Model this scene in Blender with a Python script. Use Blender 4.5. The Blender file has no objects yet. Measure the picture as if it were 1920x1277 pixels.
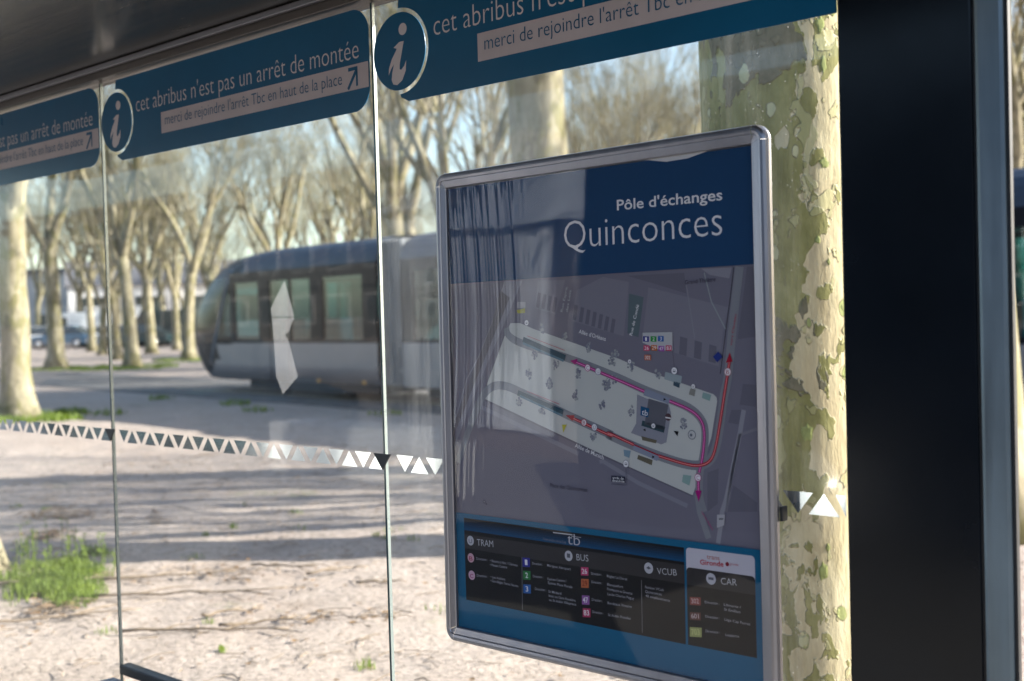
import bpy, bmesh, math, random
from math import sin, cos, pi, radians, sqrt, atan2, hypot
from mathutils import Vector, Matrix, geometry
random.seed(7)
S = bpy.context.scene
COL = S.collection
# ------------------------------------------------------------------ camera
cd = bpy.data.cameras.new('camera'); cam = bpy.data.objects.new('camera', cd); COL.objects.link(cam)
FW = Vector((-0.68213, 0.730831, -0.024171)); RT = Vector((0.731221, 0.681573, -0.027824)); UP = Vector((0.00386, 0.036654, 0.99932))
EYE = Vector((0, -2, 1.65))
m = Matrix.Identity(4)
for i in range(3):
    m[i][0] = RT[i]; m[i][1] = UP[i]; m[i][2] = -FW[i]; m[i][3] = EYE[i]
cam.matrix_world = m
cd.sensor_width = 36; cd.lens = 42.495; cd.clip_start = 0.05; cd.clip_end = 4000
cd.dof.use_dof = True; cd.dof.focus_distance = 2.75; cd.dof.aperture_fstop = 3.3
S.camera = cam
# ------------------------------------------------------------------ light
SUN_AZ, SUN_EL = 43.0, 25.0      # direction the light comes from, counted from +X towards +Y
W = bpy.data.worlds.new('World'); S.world = W; W.use_nodes = True
wn = W.node_tree; wn.nodes.clear()
sky = wn.nodes.new('ShaderNodeTexSky'); sky.sky_type = 'NISHITA'; sky.sun_disc = False
sky.sun_elevation = radians(SUN_EL); sky.sun_rotation = radians(90 - SUN_AZ)
sky.air_density = 1.0; sky.dust_density = 1.6; sky.ozone_density = 1.5
bg = wn.nodes.new('ShaderNodeBackground'); bg.inputs[1].default_value = 0.10
wo = wn.nodes.new('ShaderNodeOutputWorld')
wn.links.new(sky.outputs[0], bg.inputs[0]); wn.links.new(bg.outputs[0], wo.inputs[0])
sl = bpy.data.lights.new('sun', 'SUN'); sl.energy = 5.0; sl.angle = radians(0.5); sl.color = (1.0, 0.945, 0.865)
sun = bpy.data.objects.new('sun', sl); COL.objects.link(sun)
sd = Vector((cos(radians(SUN_AZ)) * cos(radians(SUN_EL)), sin(radians(SUN_AZ)) * cos(radians(SUN_EL)), sin(radians(SUN_EL))))
sun.rotation_euler = sd.to_track_quat('Z', 'Y').to_euler()
S.view_settings.view_transform = 'Standard'; S.view_settings.look = 'None'
S.view_settings.gamma = 1; S.view_settings.exposure = 2.05
try: S.view_settings.use_curve_mapping = False
except Exception: pass
S.render.engine = 'CYCLES'
S.cycles.use_denoising = True
S.cycles.max_bounces = 8; S.cycles.transparent_max_bounces = 24; S.cycles.caustics_reflective = False; S.cycles.caustics_refractive = False

# ------------------------------------------------------------------ materials
class NT:
    def __init__(s, name):
        s.m = bpy.data.materials.new(name); s.m.use_nodes = True
        s.t = s.m.node_tree; s.t.nodes.clear(); s.out = s.t.nodes.new('ShaderNodeOutputMaterial')
    def n(s, typ, props=None, **inp):
        nd = s.t.nodes.new('ShaderNode' + typ)
        for k, v in (props or {}).items(): setattr(nd, k, v)
        for k, v in inp.items():
            k = k.replace('_', ' ') if not k.startswith('i') or not k[1:].isdigit() else int(k[1:])
            s.set(nd.inputs[k], v)
        return nd
    def set(s, sock, v):
        if isinstance(v, bpy.types.NodeSocket): s.t.links.new(v, sock)
        elif isinstance(v, bpy.types.Node): s.t.links.new(v.outputs[0], sock)
        else:
            if isinstance(v, tuple) and len(v) == 3 and sock.type == 'RGBA': v = (*v, 1)
            sock.default_value = v
    def coord(s, scale=(1, 1, 1), kind='Object'):
        c = s.n('TexCoord').outputs[kind]
        return s.n('Mapping', Vector=c, Scale=scale).outputs[0]
    def noise(s, scale=5, detail=4, rough=.55, vec=None, dist=0):
        nd = s.n('TexNoise', Scale=scale, Detail=detail, Roughness=rough, Distortion=dist)
        if vec is not None: s.set(nd.inputs['Vector'], vec)
        return nd.outputs[0]
    def ramp(s, fac, stops, interp='LINEAR'):
        r = s.t.nodes.new('ShaderNodeValToRGB'); r.color_ramp.interpolation = interp
        e = r.color_ramp.elements
        while len(e) < len(stops): e.new(.5)
        for k, (p, c) in zip(e, stops):
            k.position = p; k.color = (*c, 1) if isinstance(c, tuple) else (c, c, c, 1)
        s.set(r.inputs[0], fac); return r.outputs[0]
    def math(s, op, a, b=0.0, c=0.0):
        nd = s.n('Math', {'operation': op}); s.set(nd.inputs[0], a); s.set(nd.inputs[1], b); s.set(nd.inputs[2], c); return nd.outputs[0]
    def mix(s, f, a, b, mode='MIX'):
        nd = s.n('Mix', {'data_type': 'RGBA', 'blend_type': mode}); s.set(nd.inputs[0], f); s.set(nd.inputs[6], a); s.set(nd.inputs[7], b); return nd.outputs[2]
    def bump(s, h, strength=.3, dist=.01, normal=None):
        nd = s.n('Bump', Height=h, Strength=strength, Distance=dist)
        if normal is not None: s.set(nd.inputs['Normal'], normal)
        return nd.outputs[0]
    def pbr(s, col, rough=.6, metal=0., spec=.5, normal=None, **kw):
        b = s.n('BsdfPrincipled'); s.set(b.inputs['Base Color'], col); s.set(b.inputs['Roughness'], rough)
        s.set(b.inputs['Metallic'], metal); s.set(b.inputs['Specular IOR Level'], spec)
        if normal is not None: s.set(b.inputs['Normal'], normal)
        for k, v in kw.items(): s.set(b.inputs[k.replace('_', ' ')], v)
        s.t.links.new(b.outputs[0], s.out.inputs[0]); return s.m
    def done(s, shader):
        s.t.links.new(shader.outputs[0] if isinstance(shader, bpy.types.Node) else shader, s.out.inputs[0]); return s.m

def surf(name, col, rough=.5, metal=0., spec=.5, var=.15, scale=6, bump=.0, bscale=60):
    t = NT(name); c = tuple(col)
    n1 = t.noise(scale, 5, .6, t.coord())
    lo = tuple(x * (1 - var) for x in c); hi = tuple(min(1, x * (1 + var)) for x in c)
    colr = t.ramp(n1, [(.3, lo), (.7, hi)])
    nrm = t.bump(t.noise(bscale, 4, .6, t.coord()), bump, .002) if bump else None
    rr = t.ramp(t.noise(scale * 2.3, 4, .6, t.coord()), [(.3, rough * .85), (.7, min(1, rough * 1.15))])
    return t.pbr(colr, rr, metal, spec, nrm)

_flat = {}
def ink(col, rough=.45):
    k = (tuple(col), rough)
    if k not in _flat:
        t = NT('ink'); n1 = t.noise(9, 3, .5, t.coord())
        col = tuple(x * .72 for x in col); c = t.mix(t.ramp(n1, [(.35, 0.), (.7, .10)]), col, tuple(x * .8 for x in col))
        _flat[k] = t.pbr(c, rough, 0, .06)
    return _flat[k]

def fres(t, ior=1.5):
    bf = t.n('NewGeometry').outputs['Backfacing']
    # same Fresnel curve from both sides: a thin pane does not bend the light
    i = t.math('MULTIPLY_ADD', bf, 1 / ior - ior, ior)
    return t, i

def glass(name, tint=(.955, .97, .96), ior=1.5, dust=.02, specks=True, gain=1.0, rough=0.0, streak=0.0, wavy=0.0):
    t = NT(name); _, i = fres(t, ior)
    nrm = None
    if wavy:
        nrm = t.bump(t.noise(1.0, 2, .4, t.coord((22, 1, 1.2))), wavy, .01)
    f = t.n('Fresnel', IOR=i)
    if nrm is not None: t.set(f.inputs['Normal'], nrm)
    ff = t.math('MULTIPLY', f, gain)
    tr = t.n('BsdfTransparent', Color=tint)
    gl = t.n('BsdfGlossy', Color=(1., 1., 1.), Roughness=rough)
    if nrm is not None: t.set(gl.inputs['Normal'], nrm)
    base = t.n('MixShader', i0=ff, i1=tr, i2=gl)
    # grime: fine specks, soft cloudy film and vertical run marks
    co = t.coord()
    film = t.ramp(t.noise(2.2, 5, .65, co), [(.35, dust * .4), (.75, dust * 1.9)])
    run = t.ramp(t.noise(1, 4, .7, t.coord((34, 34, 1.1))), [(.5, 0.), (.8, dust * 2.2 + streak)])
    d = t.math('ADD', film, run)
    if specks:
        v = t.n('TexVoronoi', {'feature': 'F1'}, Vector=co, Scale=95., Randomness=1.)
        rnd = t.n('SeparateColor', Color=v.outputs['Color']).outputs[0]
        dot = t.math('MULTIPLY', t.math('LESS_THAN', v.outputs['Distance'], .13), t.math('GREATER_THAN', rnd, .72))
        clump = t.ramp(t.noise(3.1, 3, .6, co), [(.45, 0.), (.7, 1.)])
        d = t.math('ADD', d, t.math('MULTIPLY', t.math('MULTIPLY', dot, clump), .30))
    dl = t.n('BsdfTranslucent', Color=(.75, .76, .78)); df = t.n('BsdfDiffuse', Color=(.7, .7, .72))
    dd = t.n('MixShader', i0=.45, i1=dl, i2=df)
    return t.done(t.n('MixShader', i0=d, i1=base, i2=dd))

M = {}
M['glass'] = glass('shelter_glass', dust=.002, gain=.30)
M['glass_dirty'] = glass('shelter_glass_grimy', dust=.008, streak=.02, gain=.30)
M['cover'] = glass('poster_cover', tint=(.97, .97, .97), ior=1.5, dust=.003, specks=False, gain=.62, rough=0., wavy=0.)
def decal():
    t = NT('reflective_band'); co = t.coord()
    n = t.noise(5, 3, .5, co)
    return t.pbr(t.ramp(n, [(.3, (.50, .56, .57)), (.7, (.74, .77, .76))]), t.ramp(n, [(.3, .06), (.7, .10)]), .86, .5)
M['band'] = decal()
M['alu'] = None
def brushed(name, col, rough, sc=(3, 3, 260), metal=.9, var=.12):
    t = NT(name); n1 = t.noise(1, 4, .6, t.coord(sc)); n2 = t.noise(3, 4, .6, t.coord())
    f = t.math('ADD', t.math('MULTIPLY', n1, .5), t.math('MULTIPLY', n2, .5))
    c = t.ramp(f, [(.3, tuple(x * (1 - var) for x in col)), (.7, tuple(min(1, x * (1 + var)) for x in col))])
    return t.pbr(c, t.ramp(n1, [(.3, rough * .8), (.7, rough * 1.25)]), metal, .5, t.bump(n1, .06, .001))
M['alu'] = brushed('aluminium', (.29, .28, .30), .34, (40, 40, 3))
M['alu_dark'] = brushed('aluminium_dark', (.20, .19, .20), .4)
M['steel'] = brushed('galvanised_steel', (.17, .215, .245), .42, (30, 30, 2.2), .7, .3)
M['ceiling'] = brushed('ceiling_sheet', (.075, .070, .062), .22, (3, 40, 3), .75, .15)
M['rail'] = brushed('shelter_rail', (.10, .085, .075), .35, (2, 40, 2), .7, .2)
M['black'] = surf('black_gloss_panel', (.004, .006, .009), .2, 0, .25, .3, 3)
M['rubber'] = surf('black_gasket', (.012, .013, .015), .5, 0, .4)
M['bench'] = surf('bench_slab', (.22, .23, .25), .5, 0, .4, .12, 12, .2)
M['edge_light'] = surf('pane_edge_bright', (.16, .19, .195), .3, .2, .8, .1)
M['edge_dark'] = surf('pane_edge_dark', (.01, .05, .055), .15, 0, .8, .2)
M['blue'] = surf('sign_blue', (.006, .094, .195), .32, 0, .2, .10, 3)
M['white_ink'] = surf('sign_white', (.62, .56, .57), .5, 0, .15, .05, 8)
M['box_ink'] = surf('sign_box', (.50, .435, .45), .5, 0, .15, .06, 8)
M['pane_reflection'] = None
def pane_reflection():  # pale see-through colour standing in for a reflection in the pane
    t = NT('painted_reflection')
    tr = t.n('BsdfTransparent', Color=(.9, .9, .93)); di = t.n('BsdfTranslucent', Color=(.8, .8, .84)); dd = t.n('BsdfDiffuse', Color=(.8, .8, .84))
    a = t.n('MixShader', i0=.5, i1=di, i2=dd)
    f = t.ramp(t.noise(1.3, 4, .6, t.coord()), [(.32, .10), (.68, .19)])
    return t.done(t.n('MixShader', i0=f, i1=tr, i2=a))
M['pane_reflection'] = pane_reflection()

def ground_mat():
    t = NT('sandy_ground'); co = t.coord()
    big = t.noise(.35, 5, .6, co); mid = t.noise(2.6, 6, .65, co); fine = t.noise(26, 6, .75, co); grit = t.noise(120, 3, .7, co)
    c = t.ramp(mid, [(.30, (.205, .160, .130)), (.5, (.365, .300, .262)), (.72, (.46, .388, .345))])
    c = t.mix(t.ramp(big, [(.42, 0.), (.62, .55)]), c, (.44, .372, .328))
    c = t.mix(t.ramp(t.math('ADD', fine, t.math('MULTIPLY', t.math('SUBTRACT', mid, .5), .5)), [(.46, 0.), (.64, .72)]), c, (.135, .108, .085))
    c = t.mix(t.ramp(grit, [(.58, 0.), (.72, .55)]), c, (.55, .48, .42))
    v = t.n('TexVoronoi', {'feature': 'F1'}, Vector=co, Scale=30., Randomness=1.)
    sel = t.math('GREATER_THAN', t.n('SeparateColor', Color=v.outputs['Color']).outputs[1], .84)
    peb = t.math('MULTIPLY', t.math('LESS_THAN', v.outputs['Distance'], .28), sel)
    c = t.mix(t.math('MULTIPLY', peb, .7), c, (.20, .16, .13))
    # thin moss and new grass here and there
    gr = t.math('MULTIPLY', t.ramp(t.noise(.9, 5, .7, co), [(.60, 0.), (.70, 1.)]), t.ramp(t.noise(14, 4, .7, co), [(.45, 0.), (.60, .65)]))
    c = t.mix(gr, c, (.10, .14, .035))
    h = t.math('ADD', t.math('MULTIPLY', fine, .7), t.math('ADD', t.math('MULTIPLY', mid, 1.3), t.math('MULTIPLY', peb, .5)))
    return t.pbr(c, .92, 0, .2, t.bump(h, .9, .03))
M['ground'] = ground_mat()
M['asphalt'] = surf('track_bed', (.10, .095, .095), .9, 0, .3, .3, 3, .4, 80)
M['railsteel'] = surf('rail_steel', (.25, .22, .2), .35, .9)

def bark(name, near=False):
    t = NT(name); co = t.coord()
    g = t.n('TexCoord').outputs['Object']
    if near:
        co = t.n('Mapping', Vector=g, Scale=(1, 1, .62)).outputs[0]
        sx = t.n('SeparateXYZ', Vector=g)
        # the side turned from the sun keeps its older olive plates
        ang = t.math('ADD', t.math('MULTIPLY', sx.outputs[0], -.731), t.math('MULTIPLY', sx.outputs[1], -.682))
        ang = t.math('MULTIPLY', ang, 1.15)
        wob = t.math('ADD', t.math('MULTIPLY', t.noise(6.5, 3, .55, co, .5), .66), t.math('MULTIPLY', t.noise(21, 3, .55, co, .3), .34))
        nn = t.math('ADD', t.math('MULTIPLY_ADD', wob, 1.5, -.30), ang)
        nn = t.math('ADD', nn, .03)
        sc = 1.0
    else:
        nn = t.noise(3.2, 5, .62, t.coord((1, 1, .55)), .4); nn = t.math('ADD', nn, .0)
    cream = t.ramp(t.noise(16, 5, .7, t.coord((1, 1, .25))), [(.3, (.31, .255, .145)), (.52, (.43, .365, .225)), (.75, (.51, .445, .30))])
    cream = t.mix(t.ramp(t.noise(3.1, 3, .6, co), [(.45, 0.), (.7, .5)]), cream, (.42, .305, .18))
    olive = t.ramp(t.noise(11, 5, .65, co), [(.3, (.125, .118, .036)), (.55, (.205, .190, .066)), (.75, (.29, .265, .115))])
    dark = t.ramp(t.noise(30, 4, .7, co), [(.3, (.07, .062, .04)), (.7, (.15, .13, .095))])
    if not near:
        cream = t.ramp(t.noise(7, 5, .7, t.coord((1, 1, .3))), [(.3, (.15, .132, .082)), (.6, (.27, .24, .165)), (.8, (.375, .335, .25))])
        c = t.mix(t.ramp(nn, [(.50, 0.), (.56, 1.)]), cream, (.15, .137, .066))
        c = t.mix(t.ramp(t.noise(5.1, 4, .6, t.coord((1, 1, .5))), [(.56, 0.), (.60, .8)]), c, (.13, .115, .08))
        h = t.math('ADD', nn, t.noise(9, 4, .6))
        return t.pbr(c, .8, 0, .2, t.bump(h, .6, .02))
    mo = t.ramp(nn, [(.495, 0.), (.505, 1.)])
    lip = t.ramp(nn, [(.480, 0.), (.490, 1.), (.502, 1.), (.507, 0.)])
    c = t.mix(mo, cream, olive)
    n3 = t.noise(10.5, 3, .55, t.n('Mapping', Vector=co, Location=(9.3, 4.7, 2.1)).outputs[0], .4)
    mid = t.ramp(n3, [(.565, 0.), (.572, 1.)])
    c = t.mix(t.math('MULTIPLY', mid, .8), c, t.mix(mo, (.36, .33, .17), (.30, .28, .13)))
    midl = t.ramp(n3, [(.548, 0.), (.560, 1.), (.568, 1.), (.575, 0.)]); c = t.mix(t.math('MULTIPLY', midl, .5), c, (.15, .13, .07))
    # dark grey-brown oldest plates sitting over the olive
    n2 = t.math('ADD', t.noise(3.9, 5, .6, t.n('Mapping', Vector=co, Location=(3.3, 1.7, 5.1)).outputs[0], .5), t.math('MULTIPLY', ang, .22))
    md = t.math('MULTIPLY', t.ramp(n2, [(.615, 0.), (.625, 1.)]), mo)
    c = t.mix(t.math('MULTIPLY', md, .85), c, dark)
    # round pale and green scales
    v = t.n('TexVoronoi', {'feature': 'F1'}, Vector=t.n('Mapping', Vector=g, Scale=(1.15, 1.15, .7)).outputs[0], Scale=11., Randomness=1.)
    dn = t.math('ADD', v.outputs['Distance'], t.math('MULTIPLY', t.math('SUBTRACT', t.noise(14, 3, .6, co), .5), .55))
    sel = t.math('GREATER_THAN', t.n('SeparateColor', Color=v.outputs['Color']).outputs[0], .74)
    ov = t.math('MULTIPLY', t.ramp(dn, [(.215, 1.), (.225, 0.)]), sel)
    ovl = t.math('MULTIPLY', t.ramp(dn, [(.20, 0.), (.215, 1.), (.235, 1.), (.25, 0.)]), sel)
    patch = t.mix(mo, (.25, .27, .10), (.40, .38, .22))
    c = t.mix(ov, c, patch)
    c = t.mix(t.math('MULTIPLY', ovl, .55), c, (.16, .14, .085))
    c = t.mix(t.math('MULTIPLY', lip, .6), c, (.52, .46, .30))
    hh = t.math('ADD', t.math('ADD', mo, t.math('MULTIPLY', mid, .6)), t.math('ADD', t.math('MULTIPLY', md, .8), t.math('MULTIPLY', ov, .8)))
    hh = t.math('ADD', hh, t.math('MULTIPLY', t.noise(34, 5, .7, t.coord((1, 1, .3))), .55))
    b1 = t.bump(hh, 1., .007)
    return t.pbr(c, .75, 0, .25, b1)
M['bark'] = bark('plane_bark'); M['bark_near'] = bark('plane_bark_near', True)
M['flake'] = surf('bark_scale', (.22, .24, .085), .8, 0, .2, .3, 30, .5)
M['twig'] = surf('twig_bark', (.36, .30, .19), .85, 0, .2, .25, 20)
M['stick'] = surf('dead_stick', (.20, .155, .115), .9, 0, .2, .35, 25)
M['leaf'] = surf('dead_leaf', (.17, .105, .055), .8, 0, .3, .4, 40)
def grassm():
    t = NT('grass_blade'); n = t.noise(6, 3, .6, t.coord())
    c = t.ramp(n, [(.3, (.075, .125, .012)), (.6, (.16, .225, .02)), (.8, (.26, .30, .05))])
    b = t.n('BsdfPrincipled', Base_Color=c, Roughness=.6); tl = t.n('BsdfTranslucent', Color=c)
    return t.done(t.n('MixShader', i0=.4, i1=b, i2=tl))
M['grass'] = grassm()
M['tram_silver'] = surf('tram_silver', (.17, .162, .172), .4, .2, .5, .06, 2)
M['tram_roof'] = surf('tram_roof', (.026, .040, .066), .45, 0, .15, .1, 2)
M['tram_dark'] = surf('tram_black', (.008, .009, .014), .3, 0, .06, .2, 2)
M['tram_under'] = surf('tram_under', (.02, .02, .022), .8, 0, .2)
M['tram_in'] = surf('tram_interior', (.30, .29, .27), .7, 0, .3, .1)
M['seat'] = surf('tram_seat', (.05, .09, .13), .7, 0, .3)
M['bellow'] = surf('tram_bellows', (.10, .11, .125), .6, 0, .3, .1)
M['tram_glass'] = glass('tram_glass', tint=(.34, .56, .58), dust=.004, specks=False)
M['tram_glass2'] = glass('tram_windscreen', tint=(.10, .16, .18), dust=.001, specks=False, gain=.45)
M['white_paint'] = surf('white_paint', (.78, .78, .77), .35, 0, .5, .04)
M['car_blue'] = surf('car_blue', (.08, .17, .27), .25, .2, .6, .05)
M['car_dark'] = surf('car_dark', (.022, .04, .045), .2, .2, .6, .05)
M['car_silver'] = surf('car_silver', (.5, .52, .54), .25, .4, .6, .05)
M['bus'] = surf('bus_blue', (.006, .010, .020), .6, 0, .1, .1); M['tyre'] = surf('tyre', (.02, .02, .02), .8); M['carglass'] = surf('car_glass', (.02, .03, .035), .05, 0, .9)
M['stone'] = surf('pale_stone', (.09, .083, .073), .85, 0, .3, .12, .5, .2, 8)
M['concrete'] = surf('grey_concrete', (.36, .36, .36), .85, 0, .3, .12, .4, .2, 8)
M['render'] = surf('white_render', (.74, .72, .70), .8, 0, .3, .06, .4)
M['slate'] = surf('slate_roof', (.09, .09, .10), .7, 0, .4, .2, 2)
M['winglass'] = surf('window_glass', (.03, .045, .05), .06, 0, .8, .1)
M['tarp'] = surf('white_tarp', (.66, .72, .80), .6, 0, .3, .08, 3)
M['lamp'] = surf('lamp_lens', (.7, .7, .65), .1, 0, .8)

# ------------------------------------------------------------------ geometry helpers
class MB:
    def __init__(s): s.v = []; s.f = []; s.mi = []; s.sm = []
    def add(s, vs, fs, mi=0, smooth=False):
        o = len(s.v); s.v += [tuple(v) for v in vs]
        for f in fs: s.f.append([o + i for i in f]); s.mi.append(mi); s.sm.append(smooth)
        return s
    def box(s, a, b, mi=0):
        x0, y0, z0 = a; x1, y1, z1 = b
        return s.add([(x0, y0, z0), (x1, y0, z0), (x1, y1, z0), (x0, y1, z0), (x0, y0, z1), (x1, y0, z1), (x1, y1, z1), (x0, y1, z1)],
                     [(0, 3, 2, 1), (4, 5, 6, 7), (0, 1, 5, 4), (1, 2, 6, 5), (2, 3, 7, 6), (3, 0, 4, 7)], mi)
    def tube(s, pts, rad, n=6, mi=0, cap=True):
        pts = [Vector(p) for p in pts]; rings = []; vs = []
        ref = Vector((.31, .87, .13))
        for i, p in enumerate(pts):
            d = (pts[min(i + 1, len(pts) - 1)] - pts[max(i - 1, 0)])
            if d.length < 1e-9: d = Vector((0, 0, 1))
            d.normalize(); u = d.cross(ref)
            if u.length < .05: u = d.cross(Vector((1, 0, 0)))
            u.normalize(); w = d.cross(u)
            r = rad[i] if isinstance(rad, (list, tuple)) else rad
            for k in range(n):
                a = 2 * pi * k / n; vs.append(p + u * (r * cos(a)) + w * (r * sin(a)))
        fs = []
        for i in range(len(pts) - 1):
            for k in range(n):
                fs.append((i * n + k, i * n + (k + 1) % n, (i + 1) * n + (k + 1) % n, (i + 1) * n + k))
        if cap and n > 2: fs.append(tuple(range(n))[::-1]); fs.append(tuple((len(pts) - 1) * n + k for k in range(n)))
        return s.add(vs, fs, mi, n > 4)
    def build(s, name, mats, parent=None, loc=None, rot=None):
        me = bpy.data.meshes.new(name); me.from_pydata(s.v, [], s.f)
        for mm in (mats if isinstance(mats, (list, tuple)) else [mats]): me.materials.append(mm)
        if len(me.polygons):
            me.polygons.foreach_set('material_index', s.mi[:len(me.polygons)]); me.polygons.foreach_set('use_smooth', s.sm[:len(me.polygons)])
        me.update()
        return link(name, me, parent, loc, rot)
def link(name, me, parent=None, loc=None, rot=None):
    o = bpy.data.objects.new(name, me); COL.objects.link(o)
    if parent is not None: o.parent = parent
    if loc is not None: o.location = loc
    if rot is not None: o.rotation_euler = rot
    return o
def tag(o, label=None, cat=None, group=None, kind=None):
    if label: o['label'] = label
    if cat: o['category'] = cat
    if group: o['group'] = group
    if kind: o['kind'] = kind
    return o
def thing(name, label, cat, loc=(0, 0, 0), rz=0., group=None):
    return tag(link(name, None, None, loc, (0, 0, rz)), label, cat, group)
def bevel(o, w=.003, seg=2):
    mo = o.modifiers.new('bevel', 'BEVEL'); mo.width = w; mo.segments = seg; mo.limit_method = 'ANGLE'; return o

# wall-plane tracing: trace coordinates -> metres (X, Z) on the glass wall, and (u, v) on the map poster
HW = [[0.001426163328803041, -7.528601457934833e-06, -4.3795469789067], [0.0010424312018207402, -0.0020080409877189214, 2.839727447166231], [0.0006646658761163448, -3.5744910279629765e-05, 1.0]]
HP = [[0.002581128903431026, -6.192480115376582e-05, -2.8044765423590645], [7.414424338725351e-05, -0.0019780708035572903, 1.448818035864957], [0.0007025427662138866, -2.2447480605460306e-05, 1.0]]
def hom(H, p):
    a = [H[i][0] * p[0] + H[i][1] * p[1] + H[i][2] for i in range(3)]; return (a[0] / a[2], a[1] / a[2])
def PW(x, y): return hom(HW, (x, y))
def PP(x, y): return hom(HP, (x, y))

def poly_plate(name, outline, y, th, mat, parent):
    """flat shape in the local XZ plane, its face towards -Y at y, thickness th behind it"""
    mb = MB(); pts = [Vector((a, 0, b)) for a, b in outline]
    tri = geometry.tessellate_polygon([pts]); n = len(pts)
    area = sum(pts[i].x * pts[(i + 1) % n].z - pts[(i + 1) % n].x * pts[i].z for i in range(n))
    fr = [(p.x, y, p.z) for p in pts]; bk = [(p.x, y + th, p.z) for p in pts]
    fs = []
    for t3 in tri:
        a, b, c = t3; cr = (pts[b].x - pts[a].x) * (pts[c].z - pts[a].z) - (pts[c].x - pts[a].x) * (pts[b].z - pts[a].z)
        if cr < 0: b, c = c, b
        fs.append((a, b, c)); 
        if th > 0: fs.append((a + n, c + n, b + n))
    if th > 0:
        for i in range(n):
            j = (i + 1) % n; fs.append((i, i + n, j + n, j) if area > 0 else (i, j, j + n, i + n))
        mb.add(fr + bk, fs)
    else: mb.add(fr, fs)
    return mb.build(name, mat, parent) if name else mb

def text_mesh(s, x0, x1, h, thin=0., hfrac='x'):
    """outline of s from x=0..width, scaled so that its width is x1 and capital height h; returns verts, faces"""
    cu = bpy.data.curves.new('t', 'FONT'); cu.body = s; cu.size = 1; cu.resolution_u = 3; cu.offset = thin
    ob = bpy.data.objects.new('t', cu); COL.objects.link(ob)
    dg = bpy.context.evaluated_depsgraph_get(); dg.update()
    me = bpy.data.meshes.new_from_object(ob.evaluated_get(dg))
    vs = [tuple(v.co) for v in me.vertices]; fs = [tuple(p.vertices) for p in me.polygons]
    bpy.data.objects.remove(ob); bpy.data.curves.remove(cu); bpy.data.meshes.remove(me)
    if not vs: return [], []
    a = min(v[0] for v in vs); b = max(v[0] for v in vs)
    kx = (x1 - x0) / (b - a); kz = h / .729
    return [((v[0] - a) * kx, v[1] * kz) for v in vs], fs
def put_text(mb, s, p0, p1, h, y, thin=0., mi=0):
    """baseline from p0 to p1 in the plane, capital height h"""
    L = hypot(p1[0] - p0[0], p1[1] - p0[1]); vs, fs = text_mesh(s, 0, L, h, thin)
    ux, uz = (p1[0] - p0[0]) / L, (p1[1] - p0[1]) / L
    out = [(p0[0] + a * ux - b * uz, y, p0[1] + a * uz + b * ux) for a, b in vs]
    mb.add(out, fs, mi)
def arc(cx, cz, r, a0, a1, n=12):
    return [(cx + r * cos(radians(a0 + (a1 - a0) * i / n)), cz + r * sin(radians(a0 + (a1 - a0) * i / n))) for i in range(n + 1)]

# ------------------------------------------------------------------ ground
def build_ground():
    from mathutils import noise
    def axis(lo, hi, near0, near1, step):
        a = []; x = near0
        while x <= near1: a.append(x); x += step
        s = step; x = near1
        while x < hi: s *= 1.35; x += s; a.append(min(x, hi))
        s = step; x = near0
        while x > lo: s *= 1.35; x -= s; a.insert(0, max(x, lo))
        return a
    xs = axis(-900, 500, -16, 1.5, .085); ys = axis(-500, 900, -3, 9.5, .085)
    vs = []
    for y in ys:
        for x in xs:
            k = 1 / (1 + (max(0, hypot(x + 5, y - 3) - 12) / 8) ** 2)
            w = .5 if y > .1 else .15
            z = k * w * (.05 * noise.noise((x * .5, y * .5, 0)) + .035 * noise.noise((x * 2.1, y * 2.1, 3)) + .022 * noise.noise((x * 6, y * 6, 7)))
            vs.append((x, y, z - .01))
    n = len(xs); fs = [(j * n + i, j * n + i + 1, (j + 1) * n + i + 1, (j + 1) * n + i) for j in range(len(ys) - 1) for i in range(n - 1)]
    mb = MB(); mb.add(vs, fs, 0, True); o = mb.build('ground', M['ground']); o['kind'] = 'structure'
build_ground()
# tram track bed and road, both flush with the ground
def strip(name, y0, y1, z, mat, x0=-900, x1=500, ang=-5.05, th=.05):
    mb = MB(); mb.box((x0, y0, z - th), (x1, y1, z)); o = mb.build(name, mat, None, (-25, 13.27, 0), (0, 0, radians(ang))); o['kind'] = 'structure'; return o
strip('track_bed', -.75, 3.15, .012, M['asphalt'], -230, 230)
for y in (.45, 1.885):
    strip('track_rail', y, y + .07, .022, M['railsteel'], -230, 230, th=.02)
rd = MB(); rd.box((-400, -5, -.04), (400, 5, .02)); o = rd.build('road', M['asphalt'], None, (-82, 40, 0), (0, 0, radians(47))); o['kind'] = 'structure'

M['paving'] = surf('pale_pavement', (.24, .228, .21), .85, 0, .3, .1, 3, .3, 40)
pv = MB(); pv.box((-60, -9.5, -.05), (40, -.06, .03)); o = pv.build('pavement', M['paving']); o['kind'] = 'structure'
# ------------------------------------------------------------------ bus shelter
SH = thing('bus_shelter', 'glass bus shelter with blue notice strips, black end panel and dark metal roof', 'bus shelter', (-2.4, 0, 0))
def sh(o): o.parent = SH; o.location = Vector(o.location) - Vector((2.4 * -1, 0, 0)) * 1; return o
def part(mb, name, mat, bev=None, parent=None):
    o = mb.build(name, mat); o.parent = parent or SH
    if parent is None: o.location = (2.4, 0, 0)
    if bev: bevel(o, bev)
    return o
part(MB().box((-6.6, -1.45, 2.475), (-.62, .16, 2.56)), 'roof', M['ceiling'], .01)
part(MB().box((-6.6, -.035, 2.432), (-.72, .035, 2.473)), 'roof_rail', M['rail'], .003)
part(MB().box((-6.6, -.052, 2.455), (-.72, -.037, 2.473)), 'roof_bead', M['alu_dark'], .003)
part(MB().box((-3.671, -.009, .490), (-1.045, .03, .521)), 'bottom_rail', M['rubber'], .003)
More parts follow.
